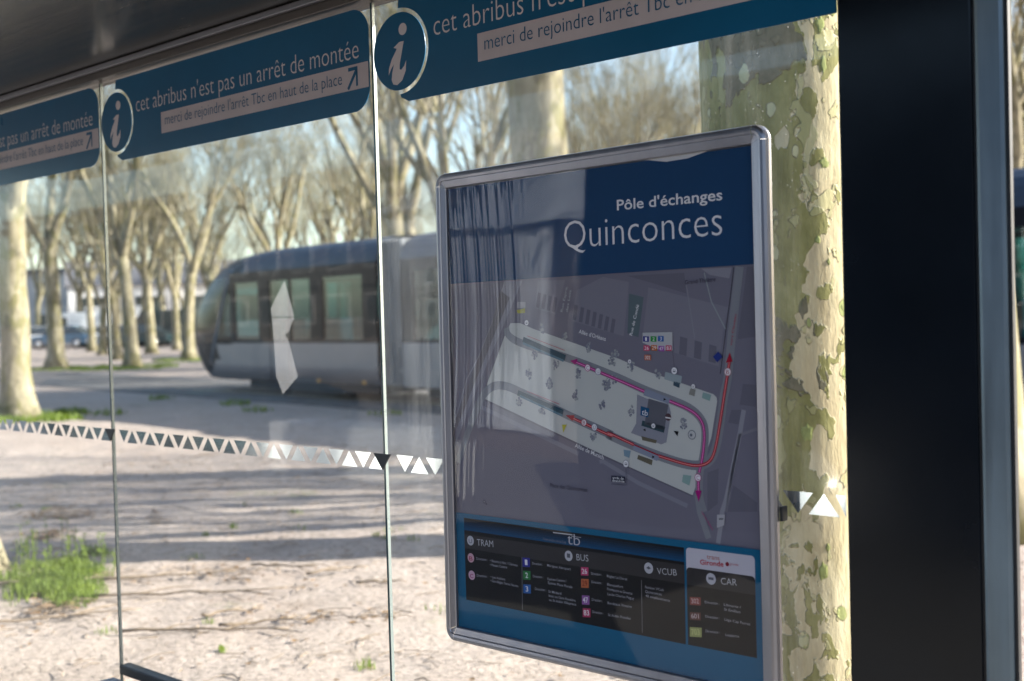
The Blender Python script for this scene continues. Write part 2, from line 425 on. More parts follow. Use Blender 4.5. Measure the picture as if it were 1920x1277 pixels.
bn = part(MB().box((-3.672, -.46, .455), (-1.2, -.03, .486)), 'bench_seat', M['bench'], .004)
part(MB().box((-3.46, -.40, .40), (-1.4, -.08, .452)), 'bench_beam', M['alu_dark'], .004)
for x in (-3.2, -1.6): part(MB().box((x, -.3, -.02), (x + .06, -.2, .398)), 'bench_leg', M['alu_dark'], .004)
part(MB().box((-1.0432, -.012, -.02), (-.803, .09, 2.43)), 'end_panel', M['black'], .004)
part(MB().box((-.8025, -.008, -.02), (-.8005, .08, 2.43)), 'gasket', M['rubber'])
part(MB().box((-.800, -.012, -.02), (-.750, .006, 2.43)), 'end_post', M['steel'], .008)
part(MB().box((-.7495, -.008, -.02), (-.7445, .004, 2.43)), 'post_lip', M['rubber'])
part(MB().box((-.82, -.034, 2.32), (-.70, -.027, 2.47)), 'bracket', M['rubber'], .01)
part(MB().box((-6.55, -.06, -.02), (-6.42, .05, 2.43)), 'far_post', M['steel'], .008)
SEAM = [-6.387, -5.029, -3.671, -2.313, -.955]
PAN = 1.358
def tri_band(x0, x1, parent, y):
    mb = MB(); k = 0
    zt, zb = 1.3006, 1.2601; x = x0
    while x < x1:
        for shp in ([(0, zt), (.063, zt), (.0315, zb)], [(.0535, zb), (.1165, zb), (.085, zt)]):
            pts = [(x + a, b) for a, b in shp]
            cl = [(min(max(a, x0 + .002), x1 - .002), b) for a, b in pts]
            if max(a for a, b in cl) - min(a for a, b in cl) < .008: continue
            m2 = poly_plate(None, cl, y, 0, None, None); mb.add(m2.v, m2.f)
        x += .109
    return mb.build('triangle_band', M['band'], parent)
for i in range(4):
    x0, x1 = SEAM[i] + .004, SEAM[i + 1] - .004
    zlo = .10 if i < 2 else .523
    mb = MB(); mb.box((x0, -.004, zlo), (min(x1, -1.046), .004, 2.43))
    pane = part(mb, 'glass_pane', M['glass_dirty' if i == 3 else 'glass'])
    if i == 3: pane['label'] = 'grimy glass pane behind the map poster'
    xe = min(x1, -1.046)
    # polished edges of the pane
    e = MB(); e.box((x0 - .0022, -.0045, zlo), (x0 - .0002, .0045, 2.43)); e.build('bright_edge', M['edge_light'], pane)
    if i < 3:
        e = MB(); e.box((x1 + .0002, -.0045, zlo), (x1 + .003, .0045, 2.43)); e.build('dark_edge', M['edge_dark'], pane)
        cx = SEAM[i + 1]
        poly_plate('seam_clip', [(cx - .034, 1.3010), (cx + .030, 1.3010), (cx - .001, 1.2605)], -.012, .004, M['rubber'], pane)
    tri_band(x0 + .042 if i == 2 or i == 3 else x0 + .03, xe, pane, -.0062)
    # blue notice strip: body with a round bay for the information disc
    s0 = SEAM[i]; cx = s0 + .1025; cz = 2.2914; R = .0942; G = .1045
    xr = s0 + PAN - .010; zt, zb, r = 2.424, 2.1665, .062
    xr_c = min(xr, -1.046)
    out = [(cx, cz - G), (cx + .004, cz - G - .008)] + [(cx + .030, zb + .0)]
    if i < 3: out += arc(xr - r, zb + r, r, -90, 0) + arc(xr - r, zt - r, r, 0, 90)
    else: out += [(xr_c, zb), (xr_c, zt)]
    out += [(cx + .004, zt)] + [(cx, cz + G)] + arc(cx, cz, G, 88, -88, 28)
    st = poly_plate('notice_strip', out, -.0068, .0016, M['blue'], pane)
    poly_plate('info_disc', arc(cx, cz, R, 0, 355, 60), -.0068, .0016, M['blue'], pane)
    def P(x, y):      # traced on the second strip, moved along by whole panes
        a, b = PW(x, y); return (a + (i - 2) * PAN, b)
    z1 = 8 / 3 * 0 + .375783
    def Q(a, b): return P(a * z1, b * z1)
    # white letter i drawn as a slanted serifed sign
    sy = MB()
    def SI(lst):
        m2 = poly_plate(None, [(cx + a * R, cz + b * R) for a, b in lst], -.0074, 0, None, None); sy.add(m2.v, m2.f)
    SI(arc(.17, .545, .155, 0, 340, 18))
    SI([(-.20, .12), (.02, .235), (.20, .235), (.02, -.33), (.01, -.46), (.07, -.49), (.19, -.40), (.27, -.27), (.245, -.53), (.10, -.76), (-.10, -.86),
        (-.25, -.82), (-.31, -.70), (-.28, -.52), (-.20, -.30), (-.31, -.40), (-.42, -.56), (-.40, -.38), (-.28, -.16), (-.12, .02), (-.08, .08)])
    sy.build('info_symbol', M['white_ink'], pane)
    t1 = MB(); hb = .0485
    put_text(t1, "cet abribus n'est pas un arrêt de montée", Q(690, 560), Q(1801, 291), .0535, -.0074, -.012)
    if i == 3:
        pass
    t1.build('main_lettering', M['white_ink'], pane)
    bx = [Q(815, 560), Q(818, 663)]
    b0 = Q(815, 611)[0]; zt2 = (Q(815, 558)[1] + Q(1845, 311)[1]) / 2; zb2 = (Q(820, 664)[1] + Q(1848, 438)[1]) / 2
    poly_plate('text_box', [(b0, zb2), (min(xr_c, xr - .003), zb2), (min(xr_c, xr - .003), zt2), (b0, zt2)], -.0074, 0, M['box_ink'], pane)
    t2 = MB(); put_text(t2, "merci de rejoindre l'arrêt Tbc en haut de la place", Q(835, 624), Q(1719, 424), .0335, -.0080, -.008)
    ax, az = Q(1770, 390); s = .021
    for lst in ([(-1, -1), (-.7, -1.25), (.95, .55), (.62, .85)], [(-.75, 1.1), (-.75, .72), (1.02, .72), (1.02, 1.1)], [(.68, .72), (1.02, .72), (1.02, -.95), (.68, -.95)]):
        m2 = poly_plate(None, [(ax + a * s, az + b * s * 1.15) for a, b in lst], -.0080, 0, None, None); t2.add(m2.v, m2.f)
    t2.build('small_lettering', M['blue'], pane)
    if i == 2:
        # pale arrow-shaped reflection on the middle pane, put in as a translucent patch
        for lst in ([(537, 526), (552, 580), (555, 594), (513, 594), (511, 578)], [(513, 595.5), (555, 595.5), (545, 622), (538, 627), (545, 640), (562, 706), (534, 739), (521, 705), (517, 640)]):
            poly_plate('arrow_reflection', [PW(*q) for q in lst], -.0062, 0, M['pane_reflection'], pane)

# ------------------------------------------------------------------ map poster in its frame
PO = thing('framed_map', 'aluminium framed transit map poster titled Quinconces fixed to the glass', 'map poster')
PO.location = (-1.6171, -.035, 1.4321); PO.rotation_euler = (-.0146, -.0093, -.0138)
W2, H2 = .4502, .5481
def frame():
    prof = [(0, .004), (0, -.004), (.0025, -.0105), (.007, -.0145), (.012, -.0155), (.0175, -.0145), (.019, -.0118), (.0200, -.0118), (.0335, -.0095), (.0350, -.0075), (.0352, .004)]
    RR = .030
    def ring_pt(k):   # k-th station round the rounded rectangle: centre, direction, straight(inward)
        return k
    st = []
    for (cx, cz, a0) in ((W2 - RR, H2 - RR, 0), (-W2 + RR, H2 - RR, 90), (-W2 + RR, -H2 + RR, 180), (W2 - RR, -H2 + RR, 270)):
        for j in range(9):
            st.append((cx, cz, radians(a0 + j * 90 / 8), (a0, j)))
    def pt(s, p):
        cx, cz, a, _ = s; off, y = p; r = RR - off
        if r >= .002: return (cx + r * cos(a), y, cz + r * sin(a))
        ex = .0352 - .0; q = abs(r - .002)
        sx = 1 if cx > 0 else -1; sz = 1 if cz > 0 else -1
        return (cx + .002 * cos(a) - sx * (q), y, cz + .002 * sin(a) - sz * (q))
    n = len(st)
    for c in range(4):
        mb = MB(); vs = [pt(st[c * 9 + j], p) for j in range(9) for p in prof]; L = len(prof)
        mb.add(vs, [(j * L + k, j * L + k + 1, (j + 1) * L + k + 1, (j + 1) * L + k)[::-1] for j in range(8) for k in range(L - 1)], 0, False)
        o = mb.build('corner_cap', M['alu'], PO)
        a, b = st[c * 9 + 8], st[(c * 9 + 9) % n]
        mb = MB(); A = [Vector(pt(a, p)) for p in prof]; B = [Vector(pt(b, p)) for p in prof]; d = (B[0] - A[0]).normalized() * .0009
        vs = [v + d for v in A] + [v - d for v in B]
        mb.add(vs, [(k, k + 1, L + k + 1, L + k)[::-1] for k in range(L - 1)]); mb.build('frame_bar', M['alu'], PO)
frame()
back = MB(); back.box((-W2 + .022, .004, -H2 + .022), (W2 - .022, .024, H2 - .022)); back.build('back_board', M['alu_dark'], PO)
cov = MB(); NU, NV = 420, 36
def ripple(u, v):     # the thin plastic has buckled into upright folds along its left side
    e = max(0., min(1., (-.155 - .13 * (v < .18) * min(1, (.18 - v) / .25) - u) / .09)) * (1 if v > -.12 else max(0., 1 - (-.12 - v) / .12))
    ph = u + .05 * (v - .2) ** 2 * (1 if v < .2 else -.3) - .012 * sin(v * 7)
    return -.0048 + .00017 * e * (sin(ph * 235) + .7 * sin(ph * 391 + 1.3) + .8 * sin(ph * 118 + .4)) + .0004 * sin(u * 9 + v * 5)
cov.add([(-W2 + .034 + (2 * W2 - .068) * i / NU, ripple(-W2 + .034 + (2 * W2 - .068) * i / NU, -H2 + .034 + (2 * H2 - .068) * j / NV), -H2 + .034 + (2 * H2 - .068) * j / NV) for j in range(NV + 1) for i in range(NU + 1)],
    [(j * (NU + 1) + i, j * (NU + 1) + i + 1, (j + 1) * (NU + 1) + i + 1, (j + 1) * (NU + 1) + i) for j in range(NV) for i in range(NU)], 0, True)
cov.build('clear_cover', M['cover'], PO)
for sx in (1,):
    for z in (-.175,):
        c = MB(); c.box((sx * W2 + (0 if sx > 0 else -.006), .004, z - .014), (sx * W2 + (.006 if sx > 0 else 0), .024, z + .014)); bevel(c.build('clamp', M['rubber'], PO), .002)
sheet = MB(); sheet.box((-W2 + .0345, .0012, -H2 + .0345), (W2 - .0345, .0018, H2 - .0345)); SHEET = sheet.build('map_sheet', ink((.62, .60, .66)), PO)
LAY = [0]
def lay(): LAY[0] += 1; return .0010 - LAY[0] * .00009
class Print:
    def __init__(s, name): s.name = name; s.items = {}
    def mb(s, col):
        k = tuple(col)
        if k not in s.items: s.items[k] = MB()
        return s.items[k]
    def poly(s, pts, col, y, raw=False):
        pl = [(a, b) if raw else PP(a, b) for a, b in pts]; m2 = poly_plate(None, pl, y, 0, None, None); s.mb(col).add(m2.v, m2.f)
    def stroke(s, pts, w, col, y, smooth=0):
        P = [Vector(PP(*p)) for p in pts]
        for _ in range(smooth):
            Q = [P[0]]
            for a, b in zip(P, P[1:]): Q += [a * .75 + b * .25, a * .25 + b * .75]
            Q.append(P[-1]); P = Q
        L = []; Rr = []
        for i, p in enumerate(P):
            d = (P[min(i + 1, len(P) - 1)] - P[max(i - 1, 0)]).normalized(); nn = Vector((-d.y, d.x)) * w / 2
            L.append(p + nn); Rr.append(p - nn)
        vs = [(v.x, y, v.y) for v in L + Rr]; n = len(P)
        s.mb(col).add(vs, [(i, n + i, n + i + 1, i + 1)[::1] for i in range(n - 1)])
    def disc(s, c, r, col, y, n=20, sx=1):
        a, b = PP(*c); s.poly(arc(a, b, r, 0, 360 - 360 / n, n - 1), col, y, True)
    def text(s, t, p0, p1, hpx, col, y, thin=.002):
        a, b = PP(*p0), PP(*p1)
        c = PP(p0[0], p0[1] - hpx); h = hypot(c[0] - a[0], c[1] - a[1])
        put_text(s.mb(col), t, a, b, h, y, thin)
    def build(s, parent=None):
        mb = MB(); mats = []
        for k, (c, q) in enumerate(s.items.items()):
            mats.append(ink(c)); o = len(mb.v); mb.v += q.v; mb.f += [[o + i for i in f] for f in q.f]; mb.mi += [k] * len(q.f); mb.sm += [False] * len(q.f)
        return mb.build(s.name, mats, SHEET)
WH = (.95, .92, .95); LIL = (.205, .19, .245); BLU = (.006, .135, .27); NAVY = (.010, .058, .160); INKB = (.012, .010, .012)
def zA(x, y): return (840 + x / 5.109, 480 + y / 5.109)
def zB(x, y): return (1130 + x / 5.109, 480 + y / 5.109)
def zC(x, y): return (840 + x / 5.109, 710 + y / 5.109)
def zD(x, y): return (1130 + x / 5.109, 710 + y / 5.109)
def zE(x, y): return (840 + x / 3.99, 930 + y / 3.99)
def zF(x, y): return (1130 + x / 4.028, 960 + y / 4.028)
def rect(u0, v0, u1, v1): return [(u0, v0), (u1, v0), (u1, v1), (u0, v1)]
IW, IH = W2 - .0352, H2 - .0352
# base of the map
p = Print('map_background')
y = lay(); p.poly(rect(-IW, -IH, IW, IH - .002), LIL, y, True)
y = lay()
G1 = (.245, .23, .285); G2 = (.30, .285, .34); G3 = (.165, .155, .20); GRD = (.27, .275, .31); CREAM = (.62, .62, .60); TEAL = (.12, .16, .18)
p.poly([zB(0, 200), zB(250, 250), zB(200, 770), zA(1180, 620), zA(1230, 330)], G1, y)
p.poly([zB(435, 300), zB(1200, 490), zB(1150, 740), zB(1110, 1060), zB(680, 925), zB(670, 725), zB(385, 730)], G1, y)
p.poly([zA(860, 235), zA(1120, 230), zA(1030, 560), zA(830, 500)], G1, y)
p.poly([zB(940, 120), zB(1235, 110), zB(1210, 215), zB(1020, 180)], G2, y)
p.poly([zB(230, 190), zB(780, 160), zB(800, 360), zB(440, 250)], G3, y)
p.poly([zB(1380, 100), zB(1440, 100), zB(1470, 770), zB(1290, 800)], G3, y)
p.poly([zD(1340, 50), zD(1470, 60), zD(1470, 270), zD(1310, 250)], G3, y)
p.poly([zD(1230, 300), zD(1330, 300), zD(1300, 440), zD(1200, 420)], G3, y)
p.poly([zD(1250, 1020), zD(1480, 1190), zD(1480, 1277), zD(1190, 1277)], G3, y)
p.poly([zD(1000, 900), zD(1110, 860), zD(1100, 1200), zD(1000, 1277)], G3, y)
p.poly([zB(250, 360), zB(390, 395), zB(340, 780), zB(235, 740)], TEAL, y)
y = lay()
for k in range(4): p.poly([zA(860 + k * 52, 350 + k * 14), zA(890 + k * 52, 358 + k * 14), zA(870 + k * 52, 500 + k * 14), zA(838 + k * 52, 490 + k * 14)], G3, y)
for k in range(7):
    x = 1210 + k * 60; p.poly([zA(x, 465 + k * 22), zA(x + 34, 475 + k * 22), zA(x + 14, 620 + k * 20), zA(x - 20, 610 + k * 20)], G3, y)
for k in range(3):
    x = 740 + k * 140; p.poly([zB(x, 770 + k * 38), zB(x + 70, 790 + k * 38), zB(x + 60, 960 + k * 35), zB(x - 10, 940 + k * 35)], G3, y)
p.poly([zA(710, 235), zA(545, 235), zA(420, 640), zA(300, 950), zA(175, 1277), zC(75, 380), zC(75, 620), zA(270, 1277), zA(440, 880), zA(600, 500)], G2, y)
p.stroke([zA(545, 235), zA(420, 640), zA(300, 950), zC(180, 0), zC(75, 370)], .002, (.40, .38, .42), y)
y = lay()
p.poly([zA(500, 330), zA(590, 400), zA(440, 760), zA(320, 1060), zA(230, 1277), zC(80, 480), zC(75, 380), zA(175, 1277), zA(300, 950), zA(420, 640)], (.20, .18, .20), y)
p.stroke([zA(550, 740), zA(370, 1230), zC(330, 220), zC(90, 830)], .0022, (.06, .05, .08), y)
p.stroke([zB(1255, 110), zB(1220, 400), zB(1180, 700), zB(1125, 1130)], .0018, (.06, .055, .07), y)
p.stroke([zB(970, 160), zB(1040, 440), zB(1175, 700)], .0025, (.33, .36, .38), y)
p.stroke([zB(800, 280), zB(850, 600), zB(880, 790)], .002, (.29, .28, .33), y)
p.stroke([zD(1480, 480), zD(1310, 540), zD(1230, 950), zD(1180, 1277)], .006, (.25, .235, .28), y)
p.stroke([zD(1350, 300), zD(1310, 540), zD(1180, 1160), zF(900, 0), zF(890, 100), zF(870, 240)], .010, (.33, .32, .37), y)
p.stroke([zC(310, 270), zC(1250, 720)], .010, (.27, .26, .32), y)
p.stroke([zC(1450, 800), zD(0, 790), zD(340, 1000), zD(810, 1220)], .009, (.27, .26, .32), y)
y = lay()
esp = [(957, 606), (975, 606), zA(820, 700), zA(1635, 985), zB(440, 1110), zD(1060, 150), zD(1090, 180), zD(1095, 220), zD(1040, 560), zD(860, 1120), zD(0, 730), zC(345, 190), zC(370, 150), zA(370, 1230), zA(550, 740)]
p.poly(esp, CREAM, y)
p.stroke([zC(340, 200), zD(0, 740), zD(860, 1125)], .0035, (.15, .14, .18), y)
y = lay()
north = [zA(555, 690), zA(570, 760), zA(680, 835), zA(1150, 975), zA(1635, 1165), zD(400, 110), zD(650, 200), zD(850, 285), zD(960, 400), zD(985, 520), zD(965, 740), zD(925, 900), zD(920, 1120), zD(965, 1277)]
p.stroke(north, .0175, GRD, y, 2)
sroad = [zC(90, 800), zC(240, 370), zC(330, 160), zC(420, 70), zC(520, 60), zC(640, 100), zC(1130, 345), zC(1635, 570), zD(0, 515), zD(300, 650), zD(560, 750), zD(800, 825), zD(940, 835), zD(1040, 780), zD(1090, 650), zD(1130, 400), zD(1160, 150), zD(1200, 0), zB(1240, 700), zB(1310, 100)]
y = lay(); p.stroke(sroad, .019, GRD, y, 2)
y = lay(); p.stroke([zD(905, 1100), zD(930, 1277), zF(800, 200)], .014, GRD, y)
# tree marks, stops and the station building
q = Print('map_symbols')
y = lay(); rnd = random.Random(3)
for (x, yy) in [zA(830, 940), zA(1030, 1040), zA(770, 1130), zA(970, 1220), zA(1250, 1130), zA(900, 700), zA(1120, 770), zA(1350, 870), zA(1600, 940), zA(1530, 1220), zC(1220, 160), zC(1480, 250), zC(680, 230), zC(900, 320), zC(1390, 560), zC(1520, 60), zC(980, 60), zD(20, 60), zD(110, 0), zB(90, 1010), zB(270, 1050), zB(530, 1130), zD(770, 430), zD(270, 310)]:
    a, b = PP(x, yy)
    for _ in range(26):
        t1, r1 = rnd.random() * 6.28, rnd.random() * .0115; gcol = rnd.choice([(.27, .28, .33), (.38, .39, .40), (.20, .20, .27)])
        aa, bb = a + r1 * cos(t1) * .8, b + r1 * sin(t1); rr = rnd.uniform(.0018, .0036); q.poly(arc(aa, bb, rr, 0, 300, 5), gcol, y - .000004 * (_ % 12), True)
y = lay(); 
q.poly([zD(330, 150), zD(420, 190), zD(630, 240), zD(655, 330), zD(610, 610), zD(560, 630), zD(270, 520), zD(320, 430)], (.30, .30, .36), y)
q.poly([zD(400, 110), zD(430, 100), zD(650, 190), zD(630, 240), zD(390, 160)], (.27, .30, .40), y)
q.poly([zD(300, 630), zD(330, 640), zD(560, 740), zD(520, 790), zD(290, 680)], (.27, .30, .40), y)
y = lay(); q.poly([zD(440, 190), zD(630, 250), zD(590, 500), zD(400, 440)], (.13, .13, .16), y); q.poly([zD(380, 400), zD(600, 460), zD(585, 520), zD(370, 450)], (.04, .08, .10), y)
q.poly([zD(370, 550), zD(520, 590), zD(510, 620), zD(380, 590)], (.15, .13, .09), y); q.poly([zD(340, 730), zD(480, 780), zD(470, 830), zD(330, 770)], (.15, .13, .09), y)
q.poly([zD(200, 680), zD(270, 690), zD(255, 760), zD(205, 740)], (.22, .33, .42), y); q.poly([zD(770, 920), zD(850, 930), zD(830, 1025), zD(760, 990)], (.28, .42, .40), y)
q.poly([zB(600, 1110), zB(760, 1150), zB(750, 1230), zB(590, 1180)], (.36, .42, .45), y); q.poly([zB(680, 1200), zB(740, 1215), zB(735, 1265), zB(675, 1240)], (.06, .10, .14), y)
q.poly([zD(960, 130), zD(1040, 155), zD(1025, 215), zD(950, 185)], (.28, .42, .40), y); q.poly([zD(840, 95), zD(890, 105), zD(880, 170), zD(825, 150)], (.28, .27, .25), y)
y = lay(); q.poly([zD(365, 262), zD(448, 285), zD(435, 372), zD(362, 350)], (.01, .09, .22), y); q.disc(zD(628, 368), .0075, (.10, .05, .06), y)
q.poly([zD(680, 500), zD(728, 505), zD(716, 552)], INKB, y); q.poly([zD(585, 185), zD(610, 200), zD(582, 212)], INKB, y); q.poly([zD(475, 735), zD(500, 750), zD(475, 765)], INKB, y); q.poly([zD(385, 490), zD(410, 478), zD(412, 505)], INKB, y)
q.disc(zD(855, 538), .0095, (.16, .17, .22), y, 26)
y = lay(); q.disc(zD(855, 538), .0080, (.58, .58, .58), y, 26); q.text('tb', zD(374, 345), zD(430, 358), 11, WH, y, 0)
q.poly([zD(600, 365), zD(655, 375), zD(650, 385), zD(603, 378)], WH, y)
y = lay(); q.disc(zD(848, 540), .0030, (.16, .17, .22), y)
# lines
l = Print('map_lines')
def two(pts, ce, ci, w=.0062, wi=.0021, sm=2):
    y = lay(); l.stroke(pts, w, ce, y, sm); l.stroke(pts, wi, ci, y - .00006, sm)
PKE, PKI = (.42, .008, .20), (.85, .25, .55); RDE, RDI = (.42, .006, .03), (.85, .25, .25)
two([zA(1215, 1012), zA(1635, 1190), zD(400, 122)], PKE, PKI); two([zD(640, 214), zD(850, 300), zD(950, 395), zD(980, 520), zD(962, 740), zD(925, 900)], PKE, PKI)
two([zD(918, 985), zD(918, 1090)], PKE, PKI, sm=0)
two([zC(1190, 375), zC(1635, 582), zD(0, 492), zD(300, 632)], RDE, RDI); two([zD(540, 740), zD(800, 822), zD(930, 838), zD(1030, 800), zD(1080, 690), zD(1130, 400), zD(1190, 0), zB(1200, 1130), zB(1215, 1010)], RDE, RDI)
y = lay(); l.stroke([zD(300, 632), zD(540, 735)], .0025, RDE, y)
l.poly([zA(1172, 1003), zA(1245, 985), zA(1220, 1043)], PKE, y); l.poly([zD(888, 1072), zD(950, 1072), zD(922, 1180)], PKE, y)
l.poly([zC(1128, 350), zC(1215, 350), zC(1195, 405)], RDE, y); l.poly([zB(1182, 1022), zB(1245, 1012), zB(1220, 922)], RDE, y)
def tr(a, b, c, d): l.stroke([a, b], .0125, (.015, .07, .11), y); l.stroke([c, d], .005, (.10, .22, .30), y - .00005)
tr(zA(720, 800), zA(1125, 975), zA(720, 835), zA(1110, 1005)); tr(zC(670, 135), zC(1105, 325), zC(690, 165), zC(1100, 355))
l.stroke([zA(760, 765), zA(1120, 905)], .0016, (.6, .25, .25), y); l.stroke([zC(760, 120), zC(1070, 245)], .0016, (.6, .2, .25), y)
y = lay()
def badge(c, s, ring, fill, tc, r=.0078, f=1):
    l.disc(c, r, ring, y); l.disc(c, r * .82, fill, y - .00005); 
    if s:
        a, b = PP(*c); put_text(l.mb(tc), s, (a - r * .42, b - r * .55), (a + r * .42, b - r * .55), r * 1.1, y - .0001, .0)
badge(zB(1200, 1110), 'B', (.6, .3, .35), WH, (.4, .02, .04)); badge(zC(1305, 420), 'B', (.5, .05, .08), WH, (.4, .02, .04)); badge(zC(1405, 465), 'U', (.3, .3, .4), WH, (.2, .2, .3))
badge(zA(1340, 1070), 'C', (.5, .05, .25), WH, (.4, .02, .2)); badge(zA(1440, 1105), 'U', (.3, .3, .4), WH, (.2, .2, .3)); badge(zD(915, 948), 'C', (.5, .05, .25), WH, (.4, .02, .2))
def busicon(c, r):
    l.disc(c, r, (.2, .2, .25), y); l.disc(c, r * .85, WH, y - .00005); a, b = PP(*c); l.poly(rect(a - r * .4, b - r * .35, a + r * .4, b + r * .3), (.2, .2, .25), y - .0001, True); l.poly(rect(a - r * .3, b - r * .05, a + r * .3, b + r * .18), WH, y - .00015, True)
busicon(zA(755, 640), .0068); busicon(zB(688, 1100), .0078); busicon(zB(870, 1250), .0052); busicon(zD(225, 815), .0080); busicon(zD(488, 452), .0055); busicon(zB(260, 1010), .0048)
l.stroke([zD(225, 860), zD(228, 930)], .0008, (.08, .07, .1), y); l.stroke([zB(672, 905), zB(688, 1060)], .0008, (.08, .07, .1), y)
l.disc(zC(350, 1177), .0042, (.03, .02, .06), y); l.disc(zC(350, 1177), .002, (.5, .5, .55), y - .00005); l.poly([zC(362, 1190), zC(380, 1200), zC(372, 1212)], (.03, .02, .06), y)
l.poly([zC(1095, 440), zC(1140, 440), zC(1105, 520)], (.55, .5, .03), y); l.poly([zA(660, 520), zA(740, 500), zA(740, 545), zA(670, 550)], (.45, .42, .05), y); l.poly([zA(665, 440), zA(745, 440), zA(745, 500), zA(665, 500)], (.36, .35, .38), y)
l.poly([zB(1060, 965), zB(1110, 915), zB(1150, 965), zB(1100, 1020)], (.02, .04, .25), y)
l.poly([zF(865, 20), zF(925, 20), zF(920, 100), zF(865, 120)], (.5, .48, .52), y); l.poly([zF(880, 45), zF(915, 45), zF(910, 60), zF(880, 60)], (.2, .2, .22), y - .00005)
l.poly([zD(85, 928), zD(218, 940), zD(222, 1000), zD(85, 985)], (.03, .03, .06), y); l.stroke([zD(85, 1008), zD(232, 1020), zD(232, 935)], .0008, (.05, .05, .08), y)
l.poly([zB(385, 735), zB(670, 728), zB(672, 905), zB(560, 905), zB(385, 830)], (.55, .54, .56), y)
y = lay()
BOX = [('1', 390, 768, (.02, .02, .25)), ('2', 462, 768, (.03, .30, .06)), ('3', 532, 765, (.03, .12, .40)), ('26', 395, 855, (.65, .05, .15)), ('29', 467, 852, (.60, .15, .02)), ('47', 537, 860, (.35, .08, .40)), ('83', 607, 855, (.60, .03, .12)), ('302', 402, 945, (.55, .15, .08))]
for s, x, yy, c in BOX:
    w = 56 if s != '302' else 64
    l.poly([zB(x, yy), zB(x + w, yy + 2), zB(x + w, yy + 55), zB(x, yy + 52)], c, y)
    l.text(s, zB(x + 8 if len(s) > 1 else x + 18, yy + 44), zB(x + w - 8 if len(s) > 1 else x + 38, yy + 45), 7, WH, y - .00005, 0)
tx = Print('map_lettering'); y = lay()
DK = (.05, .045, .08)
tx.text('Place des Quinconces', zC(980, 1038), zC(1338, 1085), 8, DK, y); tx.text('Allée de Munich', zC(1218, 655), zC(1490, 775), 8.5, WH, y); tx.text("Allée d'Orléans", zA(1255, 740), zA(1512, 815), 8, WH, y)
tx.text('Rue de Condé', zB(285, 765), zB(352, 470), 7, WH, y); tx.text('Grand Théâtre', zB(792, 272), zB(1085, 240), 8, DK, y)
tx.text('Rue Esprit', zA(1100, 540), zA(1150, 300), 6, (.5, .5, .53), y); tx.text('des Lois', zA(1150, 540), zA(1185, 330), 6, (.5, .5, .53), y)
tx.text('arrêt de', zD(98, 958), zD(205, 970), 5, WH, y - .00005); tx.text('descente', zD(95, 985), zD(212, 996), 5, WH, y - .00005)
tx.text('vers Claveau', zB(1240, 860), zB(1285, 560), 5, (.45, .04, .08), y); tx.text('vers les Aubiers', zF(745, 0), zF(830, 140), 5, (.45, .05, .2), y)
# title block
ti = Print('title_block'); y = lay()
ti.poly([PP(*a) for a in [(1160, 513), (1412, 498.5)]] and [(838, 532), (1160, 513.2), (1430, 497), (1430, 260), (838, 340)], NAVY, y)
u0, v0 = PP(838, 532)
ti.items.clear()
IX = [PP(924, 524), PP(1160, 513), PP(1412, 498.6)]
vb = sum(b for a, b in IX) / 3
ti.poly(rect(-IW, vb, IW, IH - .002), NAVY, y, True)
y = lay()
e = [PP(*a) for a in ((1208, 300), (1250, 303.5), (1290, 297), (1326, 284))]
ti.poly([e[0], e[1], e[2], e[3], (e[3][0], IH), (e[0][0], IH)], (.78, .76, .78), y, True)
ti.text('Quinconces', (1059, 467.5), (1355, 441), 56, WH, y, -.013)
ti.text("Pôle d'échanges", (1157.5, 394.5), (1355, 375), 20.5, WH, y, .012)
# legend
le = Print('legend_block'); y = lay()
vt = (PP(860, 960)[1] + PP(1424, 1032)[1]) / 2
le.poly(rect(-IW, -IH, IW, vt), BLU, y, True)
def quad(a, b, c, d, col, y): le.poly([a, b, c, d], col, y)
TL, TR_, BR, BL = zE(122, 162), zF(618, 268), zF(632, 1000), zE(140, 775)
def mixp(a, b, t): return (a[0] + (b[0] - a[0]) * t, a[1] + (b[1] - a[1]) * t)
y = lay(); quad(TL, TR_, BR, BL, INKB, y)
y = lay()
for k in range(6):
    t0, t1 = .025 * k, .025 * (k + 1); cc = tuple(INKB[j] + (((.004, .07, .18)[j]) - INKB[j]) * (k / 5) ** 1.2 for j in range(3))
    quad(mixp(TL, BL, t0), mixp(TR_, BR, t0), mixp(TR_, BR, t1), mixp(TL, BL, t1), cc, y)
quad(mixp(TL, BL, .20), mixp(TR_, BR, .18), mixp(TR_, BR, .375), mixp(TL, BL, .37), (.045, .040, .042), y)
le.stroke([zE(556, 455), zE(560, 850)], .0012, (.25, .24, .26), y); le.stroke([zE(1000, 540), zE(1000, 545)], .0012, INKB, y); le.stroke([zF(296, 515), zF(303, 910)], .0012, (.25, .24, .26), y)
a, b = PP(*zF(640, 275)); c, d = PP(*zF(1155, 1095)); tl2 = PP(*zF(632, 268)); tr2 = PP(*zF(1148, 330)); bl2 = PP(*zF(650, 1005)); br2 = PP(*zF(1172, 1100))
top = (tl2[1] + tr2[1]) / 2; bot = (bl2[1] + br2[1]) / 2; L0 = (tl2[0] + bl2[0]) / 2; R0 = (tr2[0] + br2[0]) / 2; rr = .008
le.poly([(L0, bot), (R0, bot)] + arc(R0 - rr, top - rr, rr, 0, 90, 6) + arc(L0 + rr, top - rr, rr, 90, 180, 6), (.66, .62, .70), y, True)
hz = (PP(*zF(640, 412))[1] + PP(*zF(1150, 490))[1]) / 2; h2 = (PP(*zF(640, 550))[1] + PP(*zF(1160, 625))[1]) / 2
